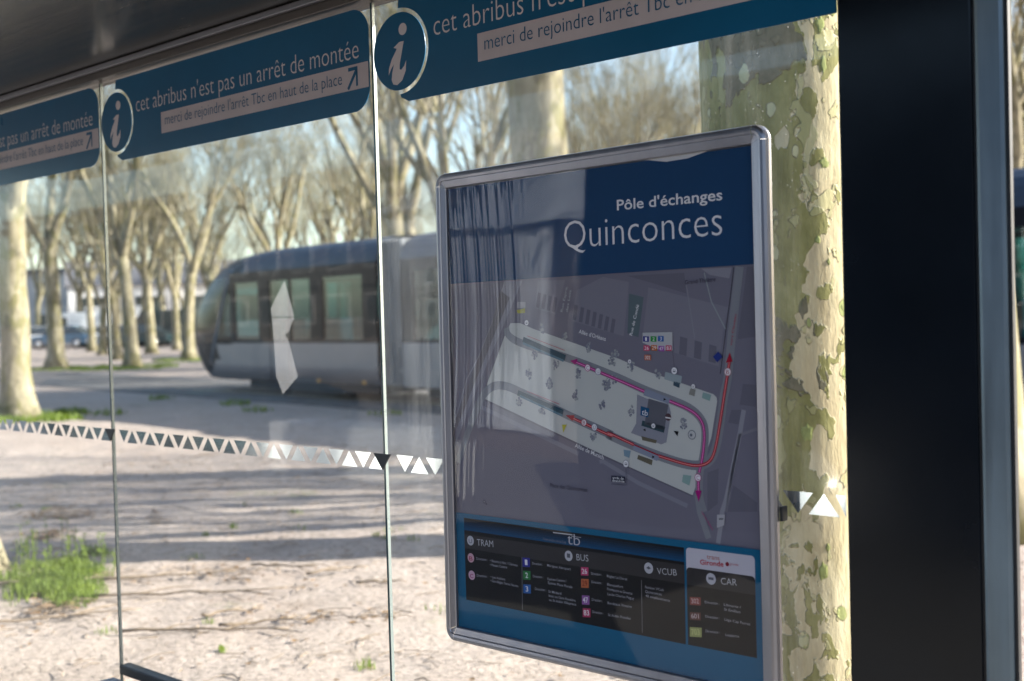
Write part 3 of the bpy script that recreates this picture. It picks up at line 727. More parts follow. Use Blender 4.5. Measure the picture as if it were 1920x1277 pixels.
y = lay(); le.poly([(L0, h2), (R0, h2), (R0, hz - rr)] + arc(R0 - rr, hz - rr, rr, 0, 90, 5) + arc(L0 + rr, hz - rr, rr, 90, 180, 5), (.045, .040, .042), y, True)
le.poly(rect(L0, bot, R0, h2), INKB, y, True)
GT = (.62, .60, .64)
y = lay()
for t, a, b, h in (('TRAM', zE(222, 370), zE(343, 383), 13), ('BUS', zE(966, 480), zE(1055, 490), 13), ('VCUB', zF(416, 468), zF(564, 480), 12.5), ('CAR', zF(898, 545), zF(1018, 556), 13)): le.text(t, a, b, h, GT, y, -.006)
for c in (zE(172, 333), zE(906, 447), zF(351, 423), zF(822, 504)): le.disc(c, .0112, (.60, .58, .64), y)
le.disc(zE(175, 462), .0108, (.72, .42, .50), y); le.disc(zE(182, 592), .0108, (.72, .45, .58), y)
def sq(x, yy, w, h, col, s, f, tc=WH):
    le.poly([f(x, yy), f(x + w, yy + w * .06), f(x + w, yy + h + w * .06), f(x, yy + h)], col, y)
    le.text(s, f(x + w * (.15 if len(s) > 1 else .33), yy + h * .80), f(x + w * (.85 if len(s) > 1 else .67), yy + h * .83), h * .62 / 4, tc, y - .00005, .01)
sq(562, 460, 55, 68, (.03, .03, .32), '1', zE); sq(566, 558, 55, 66, (.03, .22, .06), '2', zE); sq(568, 660, 55, 66, (.03, .14, .45), '3', zE)
sq(998, 530, 56, 62, (.60, .05, .17), '26', zE); sq(1000, 618, 56, 66, (.55, .14, .05), '29', zE, (.25, .03, .01)); sq(1006, 742, 56, 68, (.32, .12, .38), '47', zE); sq(1012, 838, 58, 66, (.50, .03, .12), '83', zE)
sq(662, 640, 82, 60, (.30, .07, .06), '302', zF, (.75, .5, .5)); sq(662, 755, 82, 58, (.16, .06, .05), '601', zF, (.7, .55, .55)); sq(662, 868, 90, 72, (.42, .44, .16), '703', zF, (.75, .72, .3))
y = lay(); D1 = (.30, .29, .33)
le.text('B', zE(163, 480), zE(188, 483), 8, (.45, .05, .12), y, .01); le.text('C', zE(170, 612), zE(195, 614), 8, (.40, .05, .2), y, .01)
le.text('U', zE(160, 350), zE(184, 353), 8, (.1, .1, .15), y, .0)
a, b = PP(*zE(906, 447)); le.poly(rect(a - .0045, b - .004, a + .0045, b + .005), (.12, .12, .15), y, True)
a, b = PP(*zF(822, 504)); le.poly(rect(a - .006, b - .002, a + .006, b + .003), (.12, .12, .15), y, True)
a, b = PP(*zF(351, 423)); le.poly([(a - .006, b), (a, b + .004), (a + .006, b), (a, b - .003)], (.12, .12, .15), y, True)
rows = [("Directions :", (216, 476), (300, 486), zE), ("• Bassins à flot / Claveau", (318, 490), (524, 526), zE), ("• Pessac Centre", (318, 522), (446, 542), zE), ("Directions :", (220, 602), (302, 610), zE), ("• Les Aubiers", (322, 612), (432, 632), zE), ("• Gare Bègles Terres Neuves", (322, 640), (530, 682), zE),
    ("Direction :", (634, 512), (714, 520), zE), ("Mérignac Aéroport", (746, 526), (922, 556), zE), ("Direction :", (640, 608), (718, 616), zE), ("Eysines Centre /", (750, 628), (890, 644), zE), ("Eysines Place Florale", (752, 656), (934, 690), zE),
    ("Direction :", (655, 702), (738, 712), zE), ("St Médard", (756, 722), (852, 738), zE), ("Issac ou Gare Routière", (758, 752), (958, 790), zE), ("ou St Aubin Villepreux", (760, 784), (964, 820), zE),
    ("Direction :", (1075, 588), (1155, 596), zE), ("Direction :", (1078, 650), (1158, 660), zE), ("Direction :", (1080, 782), (1160, 794), zE), ("Direction :", (1084, 874), (1168, 886), zE),
    ("Bègles Le Dorat", (36, 490), (190, 516), zF), ("Blanquefort", (38, 554), (158, 574), zF), ("Parempuyre ou Ginestras", (38, 588), (228, 624), zF), ("Lycée Charles Péguy", (40, 626), (242, 662), zF), ("Bordeaux Victoire", (42, 694), (224, 724), zF), ("St Aubin Pinsoles", (46, 784), (216, 812), zF),
    ("Station VCub", (324, 574), (466, 598), zF), ("Quinconces", (326, 608), (450, 630), zF), ("40 emplacements", (328, 640), (512, 678), zF),
    ("Direction :", (776, 688), (888, 700), zF), ("Libourne /", (920, 706), (1048, 728), zF), ("St Emilion", (922, 742), (1044, 764), zF), ("Direction :", (780, 796), (888, 810), zF), ("Lège Cap Ferret", (924, 818), (1118, 856), zF), ("Direction :", (782, 906), (890, 918), zF), ("Lesparre", (932, 934), (1034, 948), zF)]
for s, a, b, f in rows: le.text(s, f(*a), f(*b), 5.0, (.42, .41, .46), y, .004)
le.stroke([zE(790, 272), zE(935, 290)], .0022, GT, y); le.text('tb', zE(898, 358), zE(992, 372), 22, GT, y, -.01); le.stroke([zE(925, 300), zE(1000, 310)], .001, GT, y)
le.text('Tram et Bus de la Cub', zE(716, 328), zE(886, 355), 4.5, D1, y, -.004)
le.text('trans', zF(790, 352), zF(888, 365), 9, (.55, .22, .20), y, .01); le.text('Gironde', zF(740, 394), zF(918, 412), 9.5, (.55, .04, .06), y, .02); le.disc(zF(945, 393), .0042, (.25, .01, .03), y); le.text('gironde', zF(962, 400), zF(1030, 408), 5, (.5, .1, .12), y)
for pr in (p, q, l, tx, ti, le): pr.build()

# ------------------------------------------------------------------ trees
def tree_mesh(seed, H=13., r0=.33, trunk_h=4.2, limbs=4, twigs=True, lean=0.):
    rg = random.Random(seed); tm = MB(); cm = MB()
    def wob(a): return Vector((rg.uniform(-a, a), rg.uniform(-a, a), rg.uniform(-a, a)))
    # trunk with a flared foot and a gentle bend
    pts = []; rad = []
    bend = Vector((rg.uniform(-.25, .25) + lean, rg.uniform(-.25, .25), 0))
    for i in range(9):
        t = i / 8; z = -.1 + t * (trunk_h + .1)
        pts.append(Vector((bend.x * t * t + rg.uniform(-.02, .02), bend.y * t * t + rg.uniform(-.02, .02), z)))
        rad.append(r0 * .78 * (1 + .60 * math.exp(-z * 2.6) - .16 * t + (.12 if i == 8 else 0)) * rg.uniform(.96, 1.05))
    tm.tube(pts, rad, 12)
    top = pts[-1]
    def branch(p, d, L, r, lev):
        n = 5 if lev < 2 else (4 if lev == 2 else 3)
        seg = 5 if lev < 2 else (4 if lev == 2 else 3)
        P = [p.copy()]; q = p.copy(); dd = d.copy()
        for i in range(seg):
            dd = (dd + wob(.16 if lev < 2 else .22) + Vector((0, 0, .09 if lev < 3 else .03))).normalized(); q = q + dd * (L / seg); P.append(q.copy())
        R = [max(.005, r * (1 - .55 * i / seg)) for i in range(seg + 1)]
        (tm if lev == 0 and False else cm).tube(P, R, [7, 6, 4, 3, 3][lev], 0, False)
        if lev >= (4 if twigs else 3): return
        k = [rg.randint(4, 5), rg.randint(5, 6), rg.randint(5, 6), rg.randint(4, 5)][lev]
        for j in range(k):
            t = rg.uniform(.30, 1.) if j else 1.; idx = min(seg - 1, int(t * seg)); f = t * seg - idx
            pp = P[idx].lerp(P[idx + 1], min(1, f)); base = (P[idx + 1] - P[idx]).normalized()
            side = wob(1.); side -= base * side.dot(base); side.normalize()
            sp = rg.uniform(.35, .75) if j else rg.uniform(.05, .25)
            branch(pp, (base + side * sp + Vector((0, 0, .12))).normalized(), L * rg.uniform(.50, .70), R[idx] * rg.uniform(.45, .65), lev + 1)
    a0 = rg.random() * 6.28
    for i in range(limbs):
        a = a0 + i * 6.28 / limbs + rg.uniform(-.4, .4); sp = rg.uniform(.28, .62)
        branch(top - Vector((0, 0, rg.uniform(.1, .7) if i else .15)), Vector((cos(a) * sp, sin(a) * sp, 1)).normalized(), (H - trunk_h) * rg.uniform(.50, .62), r0 * rg.uniform(.40, .56), 0)
    return tm, cm
protos = []
for k, (s, H, r, th, nl) in enumerate([(11, 14, .36, 4.4, 4), (23, 15, .40, 5.2, 3), (37, 13, .30, 3.8, 4), (41, 14.5, .34, 4.8, 5), (59, 15, .38, 3.6, 3)]):
    a, b = tree_mesh(s, H, r, th, nl)
    t = thing('plane_tree', 'x', 'tree')
    a.build('trunk', M['bark'], t); b.build('crown', M['bark'], t); protos.append(t)
used = set()
def place_tree(k, x, y, rz, sc, label, group=None):
    src = protos[k % 5]
    if k % 5 in used:
        t = src.copy(); COL.objects.link(t)
        for c in src.children:
            d = c.copy(); COL.objects.link(d); d.parent = t
    else: t = src; used.add(k % 5)
    t.location = (x, y, 0); t.rotation_euler = (0, 0, rz); t.scale = (sc, sc, sc * random.uniform(.93, 1.07))
    t['label'] = label
    if group: t['group'] = group
    elif 'group' in t: del t['group']
    return t
def gpos(px, z):      # ground point seen at picture column px, z metres in front of the viewpoint
    return EYE.x + FW.x * z + RT.x * z * (px - 960) / 2266.4, EYE.y + FW.y * z + RT.y * z * (px - 960) / 2266.4
RZ = random.Random(5)
front = [
    (0, 28, 21.3, .92, 'thick mottled plane tree at the left edge with grass at its foot'),
    (1, 104, 44.0, .95, 'pale forked plane tree just right of the thick mottled one'),
    (2, 246, 43.5, 1.02, 'lit plane tree with a grassy ring just right of the left glass joint'),
    (3, 172, 70.0, .85, 'slender plane tree in front of the pale low building'),
    (4, 192, 62.0, .70, 'slender plane tree left of the left glass joint'),
    (2, 219, 53.0, .80, 'slender plane tree right behind the left glass joint'),
    (3, 283, 62.0, .90, 'slender plane tree in front of the white gabled building'),
    (0, 331, 68.0, .72, 'short plane tree between the white building and the tram'),
    (1, 353, 50.0, .80, 'dark plane tree just left of the tram nose'),
    (1, 1034, 12.9, 1.10, 'big plane tree rising just behind the top of the map poster'),
    (2, 880, 29.5, .95, 'forked plane tree with two pale limbs above the poster corner'),
    (3, 1150, 41.0, .75, 'thin forked plane tree between the big tree and the spotted trunk'),
    (1, 1790, 8.65, 1.38, 'plane tree hidden behind the black end panel of the shelter'),
    (4, 1912, 30.0, .90, 'sunlit plane tree seen right of the steel post at the frame edge'),
    (2, -88, 8.2, .80, 'near plane tree whose root shows beside the grass patch'),
    (1, 760, 36.0, .95, 'pale plane tree rising behind the tram roof by the middle joint'),
]
for k, px, z, sc, lab in front:
    x, y = gpos(px, z); place_tree(k, x, y, RZ.uniform(0, 6.28), sc, lab)
# rows of the quincunx beyond the tram
cnt = 0; ux = Vector((cos(radians(-5)), sin(radians(-5)), 0)); uy = Vector((-ux.y, ux.x, 0))
fx = [gpos(px, z) for _, px, z, _, _ in front]
for j in range(12):
    for i in range(-16, 10):
        P0 = Vector((-22, 20.5, 0)) + uy * (j * 7.2) + ux * (i * 8.4 + (4.2 if j % 2 else 0)) + Vector((RZ.uniform(-.7, .7), RZ.uniform(-.7, .7), 0))
        v = P0 - EYE; z = v.dot(FW); xx = v.dot(RT) / max(z, .1) * 2266 + 960
        lo = 370 if z < 80 else 340
        if z < 20 or z > 118 or xx < lo or xx > 1990: continue
        if RZ.random() < (.15 if z > 55 else .04): continue
        if min(hypot(P0.x - a, P0.y - b) for a, b in fx) < 2.6: continue
        place_tree(RZ.randint(0, 4), P0.x, P0.y, RZ.uniform(0, 6.28), RZ.uniform(.82, 1.08), 'bare plane tree in the rows standing behind the tram', 'plane trees in rows behind the tram'); cnt += 1
# a looser stand on the left, between the low building and the square
for px, z in [(30, 94), (70, 88), (150, 98), (305, 90), (225, 96), (-20, 60), (345, 98), (270, 104)]:
    x, y = gpos(px, z); place_tree(RZ.randint(0, 4), x, y, RZ.uniform(0, 6.28), RZ.uniform(.8, 1.05), 'bare plane tree in the far stand before the low buildings', 'plane trees before the low buildings')
# trees out to the right of the picture: their shadows streak the ground
for x, y, k in [(1.6, 13.6, 2), (6.5, 20.5, 1)]:
    place_tree(k, x, y, RZ.uniform(0, 6.28), .95, 'bare plane tree out beyond the steel end post', 'plane trees beyond the end post')
print('trees', cnt)

# the near spotted trunk
def near_trunk():
    from mathutils import noise
    T = thing('spotted_plane_tree', 'close thick plane tree with olive and cream flaking bark behind the glass', 'tree', (-2.038, 1.567, 0))
    mb = MB(); N, K = 96, 150; vs = []
    for j in range(K + 1):
        z = -.1 + 5.3 * j / K
        r = .272 * (1 + .5 * math.exp(-max(z, 0) * 2.4) + (.035 * max(0, z - 1.5) ** 1.3))
        for i in range(N):
            a = 2 * pi * i / N
            d = 1 + .045 * noise.noise((cos(a) * 1.1, sin(a) * 1.1, z * .55)) + .012 * noise.noise((cos(a) * 4, sin(a) * 4, z * 3))
            vs.append((r * d * cos(a) - .01 * z, r * d * sin(a), z))
    mb.add(vs, [(j * N + i, j * N + (i + 1) % N, (j + 1) * N + (i + 1) % N, (j + 1) * N + i) for j in range(K) for i in range(N)], 0, True)
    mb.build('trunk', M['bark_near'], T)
    a, b = tree_mesh(77, 14, .34, 5.1, 4); b.build('crown', M['bark'], T)
    # raised scales of bark, one object each
    rg = random.Random(9); me = None
    # camera side faces (+x-ish, -y): angles measured at the trunk
    spots = [(1552, 42, .013, .030), (1575, 10, .015, .028), (1557, 118, .010, .026), (1558, 303, .014, .020), (1546, 448, .009, .014), (1566, 490, .006, .009), (1548, 1072, .013, .032), (1558, 1028, .007, .013), (1522, 812, .018, .030)]
    for px, py, w, h in spots:
        th = (px - 960) / 2266.4; el = (638.5 - py) / 2266.4
        d = (FW + RT * th + UP * el).normalized(); o = EYE
        cx, cy = -2.038, 1.567; ox, oy = o.x - cx, o.y - cy
        R = .285; A = d.x ** 2 + d.y ** 2; B = ox * d.x + oy * d.y; C = ox * ox + oy * oy - R * R; disc = B * B - A * C
        if disc < 0: continue
        t = (-B - sqrt(disc)) / A; P = o + d * t; ang = atan2(P.y - cy, P.x - cx); zc = P.z
        f = MB(); n = 12; vv = []
        jit = [rg.uniform(.68, 1.25) for _ in range(n)]
        for ring, (k, dr) in enumerate(((1, -.010), (.94, .0012), (.6, .0022))):
            for i in range(n):
                a = 2 * pi * i / n; u = w * k * cos(a) * jit[i] * 1.1; v = h * k * sin(a) * jit[i]
                z = zc + v; rr = .272 * (1 + .5 * math.exp(-z * 2.4) + .035 * max(0, z - 1.5) ** 1.3); aa = ang + u / rr
                dd = 1 + .045 * noise.noise((cos(aa) * 1.1, sin(aa) * 1.1, z * .55)) + .012 * noise.noise((cos(aa) * 4, sin(aa) * 4, z * 3))
                vv.append(((rr * dd + dr) * cos(aa) - .01 * z, (rr * dd + dr) * sin(aa), z))
        fs = [(r * n + i, r * n + (i + 1) % n, (r + 1) * n + (i + 1) % n, (r + 1) * n + i) for r in range(2) for i in range(n)] + [tuple(2 * n + i for i in range(n))]
        f.add(vv, fs, 0, False); f.build('bark_scale', M['flake'], T)
near_trunk()
for i, t in enumerate(protos): assert i in used

# ------------------------------------------------------------------ tram
def build_tram():
    T = thing('tram', 'silver and dark glass city tram with rounded nose standing beyond the square', 'tram', (-24.0, 13.22, 0), radians(-5.05))
    WD = 1.2
    t0 = [(.30, .62), (.6, .34), (.9, .12), (1.14, .02), (1.5, 0), (1.75, .10), (2.0, .28), (2.25, .52), (2.5, .85), (2.72, 1.22), (2.88, 1.6), (2.98, 1.95), (3.06, 2.4), (3.12, 2.9), (3.15, 3.5)]
    hw = [(.30, 1.05), (.45, 1.16), (.6, 1.2), (2.5, 1.2), (2.72, 1.17), (2.88, 1.10), (2.98, 1.0), (3.06, .85), (3.12, .65), (3.15, .4)]
    def itp(tab, z):
        for (a, b), (c, d) in zip(tab, tab[1:]):
            if z <= c: return b + (d - b) * (max(z, a) - a) / (c - a)
        return tab[-1][1]
    def row(z, rear):      # plan outline from the near rear, round the nose, to the far rear
        s = itp(t0, z) - 1.30; w = itp(hw, z); R = 2.15; pts = []
        for k in range(23):
            a = pi / 2 * k / 22; pts.append((s + R * (1 - cos(a)), WD - w * (sin(a) ** .8)))
        pts = pts[::-1]; near = [(rear, WD - w)] + pts; far = [(x, 2 * WD - y) for x, y in near[::-1]]
        return near + far[1:]
    def loft(name, zs, rear, mat, cap=False):
        mb = MB(); rows = [row(z, rear) for z in zs]; n = len(rows[0]); vs = [(x, y, z) for z, r in zip(zs, rows) for x, y in r]
        fs = [(j * n + i, j * n + i + 1, (j + 1) * n + i + 1, (j + 1) * n + i)[::-1] for j in range(len(zs) - 1) for i in range(n - 1)]
        if cap: k = (len(zs) - 1) * n; fs.append(tuple(k + i for i in range(n)))
        mb.add(vs, fs, 0, True); return mb.build(name, mat, T)
    e1 = 7.0
    def two_tone(o, mat, test):
        o.data.materials.append(mat)
        for pl in o.data.polygons:
            if test(pl.center.x, pl.center.z): pl.material_index = 1
    two_tone(loft('lower_body', [.32, .45, .52, .6, .68, .76, .84, .92, 1.0, 1.06, 1.13], e1, M['tram_silver']), M['tram_dark'], lambda x, z: x < .35 + (z - .45) * 1.9 and z > .40)
    rf = loft('roof', [2.56, 2.66, 2.74, 2.80, 2.88, 2.93, 2.98, 3.02, 3.06, 3.09, 3.12, 3.15], e1, M['tram_roof'], True)
    two_tone(rf, M['tram_dark'], lambda x, z: z < 3.0 and x < 2.5 - ((z - 2.56) / .45) ** 2 * 1.1)
    loft('windscreen', [1.135, 1.4, 1.65, 1.9, 2.2, 2.38, 2.555], 1.55, M['tram_glass2'])
    loft('nose_sill', [1.10, 1.20], 1.6, M['tram_dark'])
    for y in (0., 2.4):
        s = 1 if y else -1
        mb = MB(); n = 12; vs = []
        for k in range(n + 1):
            z = .66 + 2.1 * k / n; x = .50 + (z - .66) * .50; w = itp(hw, z); s0 = itp(t0, z) - 1.30
            for dx in (0, .15):
                c = max(-1, min(1, 1 - (x + dx - s0) / 2.15)); a = math.acos(c) if c > 0 else pi / 2
                yy = WD - w * sin(a) ** .8; yy = yy if y < 1 else 2 * WD - yy; vs.append((x + dx, yy + s * .012, z))
        mb.add(vs, [(2 * k, 2 * k + 1, 2 * k + 3, 2 * k + 2) for k in range(n)]); mb.build('raked_pillar', M['tram_roof'], T)
    def side(t_a, t_b, wins, y):
        s = -1 if y < 1 else 1; ya, yb = (y, y + .06) if s < 0 else (y - .06, y)
        mb = MB(); mb.box((t_a, ya, 2.42), (t_b, yb, 2.64)); mb.box((t_a, ya, 1.135), (t_b, yb, 1.20)); x = t_a
        for a, b in wins:
            if a > x: mb.box((x, ya, 1.20), (a, yb, 2.42))
            x = b
        if x < t_b: mb.box((x, ya, 1.20), (t_b, yb, 2.42))
        mb.build('window_band', M['tram_dark'], T)
        for a, b in wins:
            g = MB(); g.box((a, ya + .02, 1.20), (b, yb - .02, 2.42)); g.build('window_pane', M['tram_glass'], T)
    mods = [(1.55, 7.0, [(1.75, 2.75), (3.2, 3.95), (4.0, 4.75), (5.2, 6.55)]), (7.75, 14.6, [(8.1, 9.4), (9.8, 10.5), (10.56, 11.3), (11.8, 14.2)]), (15.35, 22.2, [(15.8, 17.3), (17.7, 18.4), (18.46, 19.2), (19.7, 21.8)]), (22.95, 30, [(23.4, 25), (25.4, 26.1), (26.16, 26.9), (27.4, 29.6)])]
    for k, (a, b, w) in enumerate(mods):
        for y in (0., 2.4): side(a, b, w, y)
        if k:
            for y0, y1 in ((0, .06), (2.34, 2.4)):
                mb = MB(); mb.box((a, y0, .34), (b, y1, 1.13)); bevel(mb.build('lower_body', M['tram_silver'], T), .01)
            mb = MB()
            prof = [(0, 2.642), (.03, 2.75), (.10, 2.88), (.22, 2.99), (.45, 3.09), (.8, 3.15), (1.6, 3.15), (1.95, 3.09), (2.18, 2.99), (2.30, 2.88), (2.37, 2.75), (2.4, 2.642)]
            n = len(prof); mb.add([(t, y, z) for t in (a, b) for y, z in prof], [(i, i + 1, n + i + 1, n + i)[::-1] for i in range(n - 1)] + [tuple(range(n)), tuple(range(2 * n - 1, n - 1, -1))], 0, False); mb.build('roof', M['tram_roof'], T)
        mb = MB(); mb.box((a + .6, .10, .18), (b - .1, 2.30, .335)); mb.build('underframe', M['tram_under'], T)
        mb = MB(); mb.box((a - .2 if k else 1.2, .07, .60), (b, 2.33, .66)); mb.build('floor', M['tram_in'], T)
        mb = MB(); mb.box((a, .07, 2.50), (b, 2.33, 2.54)); mb.build('inner_ceiling', M['tram_in'], T)
        for t in [a + 1.6 + j * 1.35 for j in range(3)]:
            for y in (.35, 1.55):
                mb = MB(); mb.box((t, y, .70), (t + .42, y + .5, 1.08)); mb.box((t, y, 1.08), (t + .1, y + .5, 1.62)); bevel(mb.build('seat', M['seat'], T), .03)
        for t in (a + .7, b - .9):
            mb = MB(); mb.box((t, .5, 3.10), (t + 1.6 if t + 1.6 < b else b - .05, 1.9, 3.27)); 
            if k: bevel(mb.build('roof_unit', M['tram_roof'], T), .03)
        # door and panel seams in the skirt, small marker lamps
        for t in w[1]:
            for y in (-.004, 2.396): mb = MB(); mb.box((t - .012, y, .36), (t + .012, y + .008, 1.13)); mb.build('door_joint', M['tram_under'], T)
        for t in (a + 3.4, b - .5):
            mb = MB(); mb.box((t, -.012, .36), (t + .1, -.002, .42)); mb.build('marker_lamp', surf_or, T)
        for t in (a + 1.4, b - 1.6):
            for y in (.46, 1.9):
                mb = MB(); mb.tube([(t, y, .31), (t, y + .06, .31)], .29, 16); mb.build('wheel', M['railsteel'], T)
    for a, b in ((7.0, 7.75), (14.6, 15.35), (22.2, 22.95)):
        mb = MB(); n = 14
        for i in range(n):
            t = a + .01 + (b - a - .02) * i / n; d = .0 if i % 2 else .05
            mb.box((t, .06 + d, .36), (t + (b - a) / n + .0, 2.34 - d, 3.02 - d))
        mb.build('bellows', M['bellow'], T)
    # driver's console and headlights
    mb = MB(); mb.box((.75, .5, .9), (1.1, 1.9, 1.25)); mb.build('console', M['tram_under'], T)
    for y in (.35, 1.85):
        mb = MB(); mb.tube([(.34, y + .1, .72), (.42, y + .1, .72)], .08, 10); mb.build('headlight', M['lamp'], T)
surf_or = surf('marker_orange', (.6, .28, .03), .3)
build_tram()

# ------------------------------------------------------------------ vehicles on the far road
def car(kind, mat, label, px, z, rz, group='vehicles on the far road'):
    x, y = gpos(px, z); T = thing({'van': 'parked_van', 'car': 'parked_car', 'truck': 'parked_truck'}[kind], label, {'van': 'van', 'car': 'car', 'truck': 'truck'}[kind], (x, y, .02), rz, group)
    if kind == 'car': L, Wd = 4.2, 1.75; low = [(0, .3), (0, .62), (.25, .78), (1.1, .88), (3.75, .92), (4.15, .82), (4.2, .3)]; cab = [(1.0, .88), (1.75, 1.42), (3.1, 1.46), (3.95, .92)]
    elif kind == 'van': L, Wd = 5.4, 1.95; low = [(0, .35), (0, .95), (.75, 1.15), (1.35, 1.35), (1.6, 2.3), (1.8, 2.4), (5.35, 2.4), (5.4, .35)]; cab = [(.82, 1.18), (1.52, 2.1), (2.3, 2.1), (2.3, 1.2)]
    else: L, Wd = 7.5, 2.3; low = [(0, .4), (0, 2.3), (1.8, 2.4), (1.82, 3.1), (7.5, 3.1), (7.5, .5)]; cab = [(-.01, 1.3), (-.01, 2.1), (1.2, 2.1), (1.2, 1.3)]
    def ext(pr, w, inset, name, m):
        mb = MB(); n = len(pr)
        vs = [(a - L / 2, -w / 2 + (inset if b > 1.2 and kind == 'car' else 0), b) for a, b in pr] + [(a - L / 2, w / 2 - (inset if b > 1.2 and kind == 'car' else 0), b) for a, b in pr]
        mb.add(vs, [tuple(range(n)), tuple(range(2 * n - 1, n - 1, -1))] + [(i, i + n, (i + 1) % n + n, (i + 1) % n) for i in range(n)]); o = mb.build(name, m, T); return bevel(o, .05, 2)
    ext(low, Wd, 0, 'body', mat)
    if kind == 'car':
        ext(cab, Wd - .12, .16, 'windows', M['carglass']); mb = MB(); mb.box((1.8 - L / 2, -.62, 1.43), (3.05 - L / 2, .62, 1.485)); mb.build('car_roof', mat, T)
    else: ext(cab, Wd + .03, 0, 'windows', M['carglass'])
    for a in (.8, L - .85):
        for s in (-1, 1):
            mb = MB(); mb.tube([(a - L / 2, s * (Wd / 2 - .2), .33), (a - L / 2, s * (Wd / 2 + .01), .33)], .33, 14); w = mb.build('wheel', M['tyre'], T)
            mb = MB(); mb.tube([(a - L / 2, s * (Wd / 2), .33), (a - L / 2, s * (Wd / 2 + .02), .33)], .2, 10); mb.build('rim', M['car_silver'], w)
    for s in (-1, 1): mb = MB(); mb.box((-L / 2 - .015, s * Wd * .34 - .15, .6), (-L / 2 + .03, s * Wd * .34 + .15, .75)); mb.build('headlight', M['lamp'], T)
R_ = radians
car('car', M['white_paint'], 'white hatchback at the left frame edge, beside the thick mottled tree', 72, 84, R_(47))
car('van', M['white_paint'], 'white delivery van between the two left plane trees', 140, 88, R_(60))
car('car', M['car_blue'], 'blue car just in front of the white delivery van', 118, 80, R_(40))
car('car', M['white_paint'], 'white hatchback right of the white van, behind slender trunks', 196, 85, R_(47))
car('truck', M['white_paint'], 'white box truck showing behind the left glass joint', 207, 112, R_(47))
car('car', M['car_dark'], 'dark green estate car beside the lit plane tree', 258, 78, R_(47))
car('van', M['car_dark'], 'dark green van left of the tram nose', 300, 84, R_(47))
car('car', M['car_dark'], 'dark car half hidden behind the tram nose', 345, 80, R_(47))
car('car', M['car_silver'], 'silver car between the slender trunks and the dark estate', 228, 80, R_(47))

# ------------------------------------------------------------------ buildings
def block(name, label, px, z, L, D, H, mat, rz, storeys, bays, roofm, gable=False):
    x, y = gpos(px, z); T = thing(name, label, 'building', (x, y, 0), rz)
    mb = MB(); mb.box((-L / 2, 0, -.1), (L / 2, D, H)); mb.build('wall', mat, T)
    if gable:
        mb = MB(); mb.add([(-L / 2 - .3, -.4, H), (L / 2 + .3, -.4, H), (L / 2 + .3, D + .4, H), (-L / 2 - .3, D + .4, H), (-L / 2 - .3, D / 2, H + 2.6), (L / 2 + .3, D / 2, H + 2.6)], [(0, 1, 5, 4), (2, 3, 4, 5), (0, 4, 3), (1, 2, 5), (0, 3, 2, 1)]); mb.build('roof', roofm, T)
    else: mb = MB(); mb.box((-L / 2 - .4, -.5, H + .003), (L / 2 + .4, D + .4, H + .5)); mb.build('roof', roofm, T)
    sh_ = H / storeys; me = None
    for s in range(storeys):
        for b in range(bays):
            cx = -L / 2 + (b + .5) * L / bays; w = L / bays * .30; z0 = s * sh_ + sh_ * .28; z1 = s * sh_ + sh_ * .80
            if me is None:
                mb = MB(); mb.box((-w, -.06, 0), (w, .02, z1 - z0)); f = mb.build('window', M['render'], T); me = f.data
                g = MB(); g.box((-w + .08, -.075, .08), (w - .08, -.062, z1 - z0 - .08)); gme = g.build('pane', M['winglass'], f).data
                f.location = (cx, 0, z0)
            else:
                f = link('window', me, T, (cx, 0, z0)); link('pane', gme, f)
    return T
block('low_building', 'long grey low building with rows of windows behind the left trees', 60, 128, 46, 12, 7.0, M['concrete'], R_(36), 2, 12, M['slate'])
block('white_building', 'white gabled building left of the tram nose', 335, 118, 20, 10, 5.2, M['render'], R_(62), 1, 4, M['slate'], True)
block('white_shed', 'white flat shed between the slender trunks', 232, 125, 10, 8, 5.0, M['render'], R_(45), 1, 3, M['concrete'])
# unseen terrace behind the viewpoint, added for its reflection in the panes
T = block('added_terrace', 'unseen pale stone terrace added across the street, mirrored in the shelter glass', 0, 0, 150, 12, 12.2, M['stone'], R_(180), 3, 34, M['slate'])
T.location = (-52, -56, 0)
mb = MB(); mb.box((-75.4, -.7, 11.0), (75.4, -.003, 11.9)); mb.build('cornice', M['stone'], T)
mb = MB(); mb.box((-75.4, -.45, 4.0), (75.4, -.003, 4.4)); mb.build('ledge', M['stone'], T)
B = thing('bus', 'unseen dark blue city bus added behind the viewpoint, mirrored in the black end panel', 'bus', (0, -4.35, .03))  # unseen bus added to darken the poster and end panel reflections
mb = MB(); mb.box((-5.5, -2.5, .32), (6.5, 0, 3.05)); bevel(mb.build('body', M['bus'], B), .14, 4)
for k in range(7): mb = MB(); mb.box((-5.1 + k * 1.62, .002, 1.35), (-3.62 + k * 1.62, .02, 2.55)); bevel(mb.build('window', M['bus'], B), .005)
for x in (-3.6, 3.8):
    for y in (-2.4, -.32): mb = MB(); mb.tube([(x, y, .48), (x, y + .33, .48)], .48, 20); w = mb.build('wheel', M['tyre'], B); mb = MB(); mb.tube([(x, y + .32, .48), (x, y + .345, .48)], .28, 16); mb.build('rim', M['car_silver'], w)
